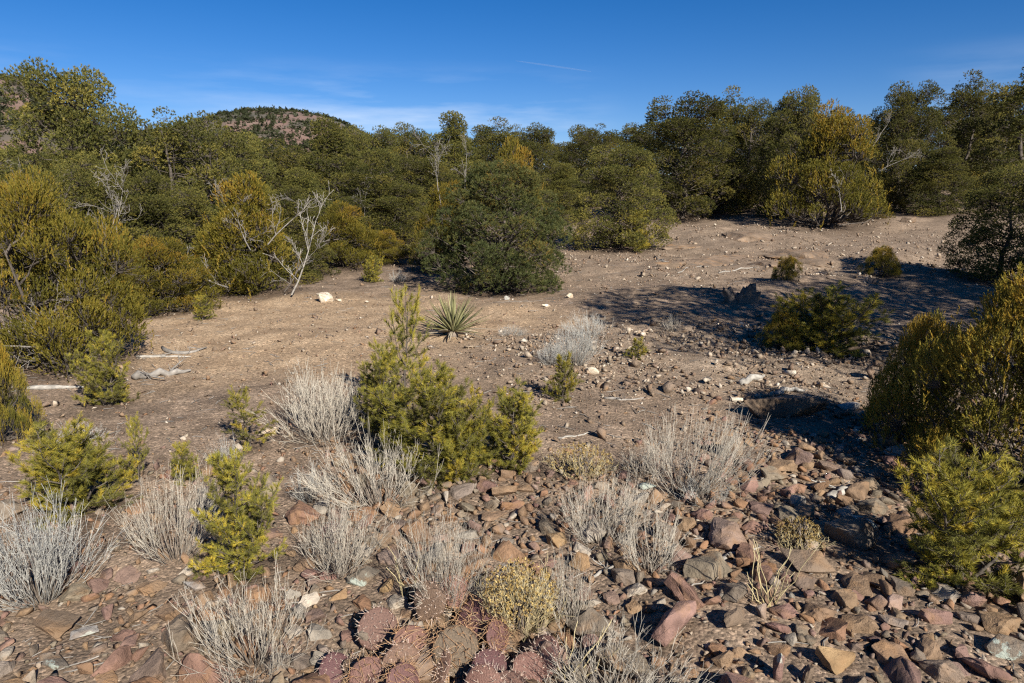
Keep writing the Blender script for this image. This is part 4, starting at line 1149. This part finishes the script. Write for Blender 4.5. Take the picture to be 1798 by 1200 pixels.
# ------------------------------------------------------------------ yucca
def yucca(px, py, top, wpx):
    rng = np.random.default_rng(81)
    x, y, z = ground(px, py); d = depth_of(x, y, z); w = wpx * d / FPX; h = top_z(y, top) - z
    root = link('yucca', None, None, (x, y, z))
    tag(root, 'spiky grey-green yucca rosette on the bare tan soil', 'yucca')
    L = math.hypot(w / 2, h) * .92
    meshes = []
    for m in range(6):
        t = np.linspace(0, 1, 7)
        wd = .0115 * np.array([.8, 1, 1.05, .95, .75, .45, .03]) * (1 + .1 * m / 6)
        sag = (-.03, .0, .03, .07, .12, .18)[m]
        cx_ = L * t; cz = L * (-sag * t ** 2)
        V = []
        for j in range(7):
            V += [(cx_[j], -wd[j], cz[j] + wd[j] * .5), (cx_[j], 0, cz[j]), (cx_[j], wd[j], cz[j] + wd[j] * .5), (cx_[j], 0, cz[j] - wd[j] * .35)]
        F = []
        for j in range(6):
            a = j * 4; b = a + 4
            for k in range(4):
                k2 = (k + 1) % 4
                F += [(a + k, b + k, b + k2), (a + k, b + k2, a + k2)]
        V = np.array(V); meshes.append(mesh_from('yucca_leaf', V, np.array(F), np.full(len(V), m / 5), M['yucca_dead' if m == 5 else 'yucca']))
    base = tubes(np.array([[(0, 0, -.05), (0, 0, .03), (0, 0, .09)]]), np.array([[.06, .065, .03]]), 8)
    link('base', mesh_from('yucca_base', base[0], base[1], base[2], M['brown_wood']), root)
    for i in range(96):
        t = (i + .5) / 96
        el = R(88 - 84 * t ** .8 + rng.normal(0, 5)); az = i * 2.39996 + rng.normal(0, .15)
        m = 5 if t > .86 else rng.integers(0, 5)
        s = rng.uniform(.8, 1.05)
        o = link('leaf', meshes[m], root, (math.cos(az) * .02, math.sin(az) * .02, .05), (0, 0, 0), (s, 1, 1))
        o.rotation_euler = (Matrix.Rotation(az, 3, 'Z') @ Matrix.Rotation(-el, 3, 'Y')).to_euler()
yucca(795, 590, 531, 104)

# ------------------------------------------------------------------ prickly pear
def prickly_pear():
    rng = np.random.default_rng(91)
    x, y, z = ground(765, 1150); d = depth_of(x, y, z); s = d / FPX
    root = link('prickly_pear', None, None, (x, y, z))
    tag(root, 'sprawling mauve prickly pear cactus with brown spines among the rocks', 'cactus')
    # pad prototypes
    protos = []
    for m in range(4):
        bm = bmesh.new(); bmesh.ops.create_uvsphere(bm, u_segments=22, v_segments=14, radius=1)
        for v in bm.verts:
            c = v.co.copy()
            w = .5 * (1 - .16 * (-c.z)) * (1 + .03 * math.sin(5 * c.z + m))
            if c.z < -.3: w *= 1 - .35 * ((-c.z - .3) / .7)
            v.co = (c.x * w, c.y * .085 * (1 + .25 * float(vnoise(c.x * 3 + m, c.z * 3, 5))), (c.z + .96) * .56)
            v.co.y += .03 * math.sin(c.z * 2.4 + m) + .02 * c.x * c.x
        # areole dimples
        me = bpy.data.meshes.new('cactus_pad'); bm.to_mesh(me); bm.free()
        for p in me.polygons: p.use_smooth = True
        me.materials.append(M['pad'])
        # areoles over both faces on a staggered grid
        vs = np.array([v.co[:] for v in me.vertices]); ns = np.array([v.normal[:] for v in me.vertices])
        pts = []
        for iz, zz in enumerate(np.arange(.12, 1.10, .15)):
            for xx in np.arange(-.5, .51, .17) + (.085 if iz % 2 else 0):
                for sd in (-1, 1):
                    q = np.array([xx, sd * .1, zz]); dd = ((vs - q) ** 2 * np.array([1, .15, 1])).sum(1) + 10 * (ns[:, 1] * sd < -.2)
                    j = dd.argmin()
                    if dd[j] < .012: pts.append(j)
        pts = np.unique(pts + list(np.where((np.abs(ns[:, 1]) < .35) & (vs[:, 2] > .2))[0][::4]))
        long_ = m in (1, 2)
        P = []; Rr = []
        for j in pts:
            for k in range(3 if long_ else 2):
                dr_ = nrm(ns[j] + rng.normal(0, .55, 3) + (np.array([0, 0, -.3]) if long_ else 0))
                L = rng.uniform(.12, .42) if long_ else rng.uniform(.05, .2)
                P.append(np.stack([vs[j] - dr_ * .01, vs[j] + dr_ * L * .5 + np.array([0, 0, -.01]), vs[j] + dr_ * L + np.array([0, 0, -.05 * long_])]))
                Rr.append([.0075, .006, .003])
        for j in pts:
            P.append(np.stack([vs[j] - ns[j] * .012, vs[j] + ns[j] * .006, vs[j] + ns[j] * .018])); Rr.append([.02, .017, .006])
        tv = tubes(np.array(P), np.array(Rr), 4)
        sm = mesh_from('cactus_spines', tv[0], tv[1], tv[2], M['spine' if long_ else 'spine_pale'])
        protos.append((me, sm))
    # px, py of pad centre, size px, yaw, lean back, height above ground, prototype
    pads = [(700, 1108, 78, .25, .55, 0.07, 0), (737, 1075, 72, -.2, .5, 0.10, 3), (775, 1120, 92, .5, .9, .09, 1), (835, 1105, 88, -.4, 1.0, .09, 2),
            (815, 1165, 84, 0.2, .8, .05, 1), (880, 1140, 70, .7, .7, .05, 2), (920, 1150, 74, -.5, .65, .04, 3), (640, 1140, 60, 1.0, 1.0, .03, 0),
            (625, 1165, 62, .4, 1.1, .03, 3), (680, 1170, 76, -.3, 1.05, .03, 1), (735, 1175, 72, .2, .7, .04, 3), (770, 1190, 66, -.6, .6, .03, 0),
            (870, 1190, 72, .4, .8, .02, 0), (935, 1190, 60, .2, 1.0, .02, 3), (660, 1205, 70, .1, 1.0, .02, 2), (610, 1195, 55, -.8, .9, .02, 3),
            (720, 1215, 66, .5, .7, .02, 1), (830, 1222, 70, -.2, .7, .02, 3), (900, 1225, 64, .3, .9, .02, 0), (800, 1060, 62, .1, 1.0, .10, 2)]
    for i, (px, py, spx, yaw, lean, up, m) in enumerate(pads):
        gx, gy, gz = ground(px, min(py + spx * .42, 1290))
        sc = spx * s * .93
        pm, sm = protos[m]
        o = link('pad', pm, root, (gx - x, gy - y, gz - z + up * .55 - .012), (0, 0, 0), (sc, sc, sc))
        o.rotation_euler = (Matrix.Rotation(yaw * 1.7, 3, 'Z') @ Matrix.Rotation(-lean * (.85 if i % 3 else 1.15), 3, 'X') @ Matrix.Rotation(rng.normal(0, .55), 3, 'Y')).to_euler()
        link('spines', sm, o)
    st = tubes(np.array([limb((0.0 + rng.normal(0, .05), rng.normal(0, .05), -.06), (rng.normal(0, .12), rng.normal(0, .1), .05), rng) for _ in range(8)]), np.tile([.03, .034, .034, .03, .022], (8, 1)), 7)
    link('stem', mesh_from('cactus_stem', st[0], st[1], st[2], M['brown_wood']), root)
prickly_pear()

# ------------------------------------------------------------------ dead wood
def wood_between(name, pts, r, mat, label, cat, twigs=0, seed=1, lift=0.0):
    rng = np.random.default_rng(seed)
    g = [ground(*p) for p in pts]
    o = np.array(g[0])
    g = np.array(g); g[:, 2] += r * .6 + lift
    # resample
    t = np.linspace(0, len(g) - 1, 9); k = np.minimum(t.astype(int), len(g) - 2); f = (t - k)[:, None]
    q = g[k] * (1 - f) + g[k + 1] * f
    gz = height(q[:, 0], q[:, 1]) + r * .55 + lift
    q[:, 2] = np.maximum(gz, q[:, 2]) if lift else gz
    q[1:-1] += rng.normal(0, r * .35, (7, 3))
    rad = r * np.array([.7, 1, .95, .9, .85, .75, .62, .5, .25]) * rng.uniform(.85, 1.15, 9)
    P = [q - o]; Rr = [rad]
    main = tubes(np.array(P), np.array(Rr), 8)
    root = link(name, None, None, tuple(o))
    # caps
    v, f_, tt = main
    c0 = len(v); v = np.concatenate([v, (P[0][0] - nrm(P[0][1] - P[0][0]) * r * .1)[None], (P[0][-1] + nrm(P[0][-1] - P[0][-2]) * r * .2)[None]])
    f_ = np.concatenate([f_, [[(i + 1) % 8, i, c0] for i in range(8)], [[64 + i, 64 + (i + 1) % 8, c0 + 1] for i in range(8)]])
    tt = np.concatenate([tt, [0, 1]])
    link('limb', mesh_from(name + '_limb', v, f_, tt, M[mat], True), root)
    for i in range(twigs):
        j = rng.integers(2, 8)
        tv, tf, t2 = deadwood(seed * 10 + i, rng.uniform(4, 9) * r, 3, r * .35, .25, .7)
        tw = link('twig', mesh_from(name + '_twig', tv, tf, t2, M[mat]), root, tuple(P[0][j]), (0, 0, rng.random() * 6.28))
    return tag(root, label, cat, 'fallen dead wood')
wood_between('fallen_pole', [(48, 684), (150, 682)], .022, 'white_wood', 'straight pale fallen pole by the upright young pine', 'dead wood', 0, 1)
wood_between('fallen_branch', [(285, 612), (300, 622), (335, 622), (363, 612)], .022, 'dead', 'curved grey branch lying on the tan clearing', 'dead wood', 2, 2)
wood_between('fallen_branch', [(240, 628), (280, 627), (335, 628)], .016, 'white_wood', 'thin white stick beside the curved grey branch', 'dead wood', 1, 3)
wood_between('fallen_log', [(235, 668), (262, 662), (300, 658), (335, 654)], .040, 'dead', 'weathered grey log broken beside the upright young pine', 'dead wood', 2, 4)
wood_between('fallen_branch', [(1230, 1003), (1245, 990), (1290, 975), (1335, 963)], .013, 'dead', 'grey fallen stick with hooked end on the rubble', 'dead wood', 0, 5)
wood_between('fallen_branch', [(1035, 1018), (1060, 1005), (1075, 997), (1102, 993)], .008, 'white_wood', 'wavy white twig on brown rocks near the yellow seed brush', 'dead wood', 1, 6)
wood_between('driftwood', [(1300, 676), (1320, 668), (1342, 663)], .038, 'white_wood', 'chunky white driftwood above the flat tan slab', 'dead wood', 0, 7)
wood_between('driftwood', [(1362, 691), (1380, 688), (1412, 690)], .030, 'white_wood', 'low white wood piece along the flat tan slab', 'dead wood', 0, 8)
wood_between('driftwood', [(1455, 876), (1475, 870), (1495, 862)], .026, 'white_wood', 'white splintered wood chunk in the juniper shade', 'dead wood', 1, 9)
wood_between('fallen_branch', [(1060, 700), (1090, 703), (1130, 700)], .012, 'dead', 'grey stick on the pale pebbles beside the tiny sapling', 'dead wood', 1, 10)
wood_between('fallen_branch', [(865, 533), (900, 531), (940, 530)], .012, 'brown_wood', 'thin brown stick under the dense dark pine', 'dead wood', 1, 11)
wood_between('fallen_branch', [(1262, 480), (1300, 472), (1330, 470)], .014, 'white_wood', 'thin white branch below the bedrock ledge', 'dead wood', 1, 12)
wood_between('fallen_branch', [(1150, 452), (1165, 462), (1200, 470)], .03, 'dead', 'dark broken limb at the foot of the conical pinyon', 'dead wood', 2, 13)
wood_between('fallen_branch', [(980, 770), (1010, 768), (1040, 760)], .008, 'white_wood', 'little white twig beside the pointed pine sapling', 'dead wood', 1, 14)
wood_between('fallen_branch', [(1190, 480), (1220, 470), (1245, 468)], .010, 'white_wood', 'pale thin stick on the bare slope', 'dead wood', 1, 15)
wood_between('fallen_branch', [(645, 745), (665, 760), (695, 752)], .022, 'brown_wood', 'short brown log half under the central sapling clump', 'dead wood', 0, 16)
# stump
def stump():
    x, y, z = ground(1302, 530); d = depth_of(x, y, z); s = d / FPX
    root = link('tree_stump', None, None, (x, y, z))
    tag(root, 'weathered grey split stump at the rim of the deep shade', 'stump', None)
    for (dx, r_, h_, lean) in ((-16, 9, 24, -.45), (10, 12, 30, .08), (-3, 9, 15, -.1), (22, 7, 18, .25)):
        n = 14; V = []; rng = np.random.default_rng(int(dx + 50))
        F = []
        prof = rng.uniform(.6, 1.2, n); jag = rng.uniform(-.3, .12, n)
        for k, t in enumerate((-.2, 0, .2, .5, .8, 1)):
            for i in range(n):
                a = i / n * 6.283
                rr_ = r_ * s * (prof[i] + rng.normal(0, .05)) * (1.5, 1.35, 1.1, 1, .95, .8)[k]
                V.append((dx * s + math.cos(a) * rr_ + lean * t * h_ * s, math.sin(a) * rr_ * .8, t * h_ * s * (1 + (jag[i] if k >= 4 else 0))))
        for k in range(5):
            for i in range(n):
                a, b = k * n + i, k * n + (i + 1) % n
                F += [(a, b, b + n), (a, b + n, a + n)]
        c = len(V); V.append((dx * s + lean * h_ * s, 0, h_ * s * .62))
        F += [(5 * n + i, 5 * n + (i + 1) % n, c) for i in range(n)]
        link('split_trunk', mesh_from('stump_piece', np.array(V), np.array(F), np.full(len(V), .2), M['brown_wood']), root)
stump()
# bare bleached limbs that belong to the junipers
dead_meshes = [mesh_from('dead_limb_%d' % i, *deadwood(300 + i, 1.0, 7, .011, .9, .65, .09), M['dead']) for i in range(4)]
dead_white = [mesh_from('white_limb_%d' % i, *deadwood(320 + i, 1.0, 6, .0125, 1.6, .45, .08), M['white_wood']) for i in range(2)]
def by_label(s):
    return next(o for o in bpy.data.objects if o.parent is None and s in o.get('label', ''))
def dead_on(label, px, py, D, size, me, rz, ry=0.0):
    t = by_label(label)
    y = (D - (CAMZ - top_z((D - CAMZ * sp_) / cp, py)) * sp_) / cp
    x = (px - CX) / FPX * D; z = top_z(y, py)
    W = Matrix.LocRotScale(t.location, t.rotation_euler, t.scale)
    o = link('dead_limb', me, t)
    L = W.inverted() @ Matrix.LocRotScale(Vector((x, y, z)), Matrix.Rotation(rz, 3, 'Z') @ Matrix.Rotation(ry, 3, 'Y'), Vector((size, size, size)))
    o.matrix_local = L
bl = 'full of bleached'
dead_on(bl, 500, 512, 10.9, 1.0, dead_meshes[2], -.5, -.15)
dead_on(bl, 512, 518, 10.8, 1.25, dead_white[1], .1, -.08)
dead_on(bl, 470, 430, 10.7, 1.0, dead_meshes[1], .6, -.3)
dead_on(bl, 440, 440, 10.6, .9, dead_meshes[2], 2.6, -.3)
dead_on(bl, 400, 505, 10.4, 1.0, dead_meshes[3], 2.9, .5)
dead_on('wide olive juniper', 200, 460, 8.0, .75, dead_meshes[0], 1.3, -.7)
dead_on('wide olive juniper', 185, 455, 8.0, .65, dead_meshes[1], 1.9, -.6)
dead_on('wide olive juniper', 100, 590, 6.5, .8, dead_meshes[2], 2.8, .5)
dead_on('wide olive juniper', 120, 600, 6.4, .8, dead_meshes[3], 3.3, .6)
dead_on('wide olive juniper', 60, 610, 6.3, .7, dead_meshes[0], 3.5, .6)
dead_on('wide olive juniper', 150, 560, 6.6, .7, dead_meshes[1], 2.4, .3)
dead_on('wide olive juniper', 40, 350, 8.2, .45, dead_meshes[3], 1.0, -.8)
dead_on('big golden juniper', 1478, 372, 19.0, .95, dead_white[0], .3, -.7)
dead_on('big golden juniper', 1545, 300, 20.0, 1.0, dead_meshes[1], .0, .0)
dead_on('big golden juniper', 1530, 260, 20.0, .9, dead_meshes[2], .5, -.3)
dead_on('yellowish juniper with white twigs', 775, 365, 13.4, .9, dead_meshes[0], 2.4, -.5)
dead_on('yellowish juniper with white twigs', 815, 340, 13.4, .7, dead_meshes[2], 1.4, -.7)
dead_on('thin grey-green pinyon', 640, 380, 16.4, 1.1, dead_meshes[3], 1.6, -.6)

# twig litter strewn on the soil
n = 2200
rng = np.random.default_rng(99)
rr = 1.5 + 14 * rng.random(n); aa = R(46) * (rng.random(n) * 2 - 1)
x = rr * np.sin(aa); y = rr * np.cos(aa); a = rng.random(n) * 6.28; L = rng.uniform(.02, .16, n)
t = np.linspace(-.5, .5, 4)[None, :]
PX = x[:, None] + np.cos(a)[:, None] * L[:, None] * t; PY = y[:, None] + np.sin(a)[:, None] * L[:, None] * t
PX[:, 1:3] += rng.normal(0, .008, (n, 2)); PY[:, 1:3] += rng.normal(0, .008, (n, 2))
PZ = height(PX, PY) + .006
v, f, tt = tubes(np.stack([PX, PY, PZ], -1), np.tile([.0028, .003, .0026, .0012], (n, 1)) * rng.uniform(.5, 1.3, (n, 1)), 4)
o = link('twig_litter', mesh_from('twig_litter', v, f, np.repeat(rng.random(n), 16), M['dead']))
tag(o, 'small dry twigs littering the soil', 'twigs', None, 'stuff')

# ------------------------------------------------------------------ contrail high in the sky
a_ = ray(905, 107); b_ = ray(1038, 126)
A = Vector((0, 0, CAMZ)) + a_ * 26000; B = Vector((0, 0, CAMZ)) + b_ * 25000
t = np.linspace(0, 1, 24)[:, None]
q = np.array(A) * (1 - t) + np.array(B) * t
m, nt, out = new_mat('ice_vapour')
df = N(nt, 'ShaderNodeBsdfDiffuse'); df.inputs[0].default_value = (.8, .8, .8, 1)
tl = N(nt, 'ShaderNodeBsdfTranslucent'); tl.inputs[0].default_value = (.8, .8, .8, 1)
ad = N(nt, 'ShaderNodeMixShader'); nt.links.new(df.outputs[0], ad.inputs[1]); nt.links.new(tl.outputs[0], ad.inputs[2])
tp = N(nt, 'ShaderNodeBsdfTransparent'); mx = N(nt, 'ShaderNodeMixShader'); mx.inputs[0].default_value = .055
nt.links.new(tp.outputs[0], mx.inputs[1]); nt.links.new(ad.outputs[0], mx.inputs[2]); nt.links.new(mx.outputs[0], out.inputs[0])
pr = np.sin(np.pi * np.linspace(.02, .98, 24)) ** .6
v, f, tt = tubes((q - np.array(A))[None], (26 * pr)[None], 10)
tag(link('contrail', mesh_from('contrail', v, f, tt, m, True), None, A), 'thin white contrail in the clear blue sky', 'contrail')
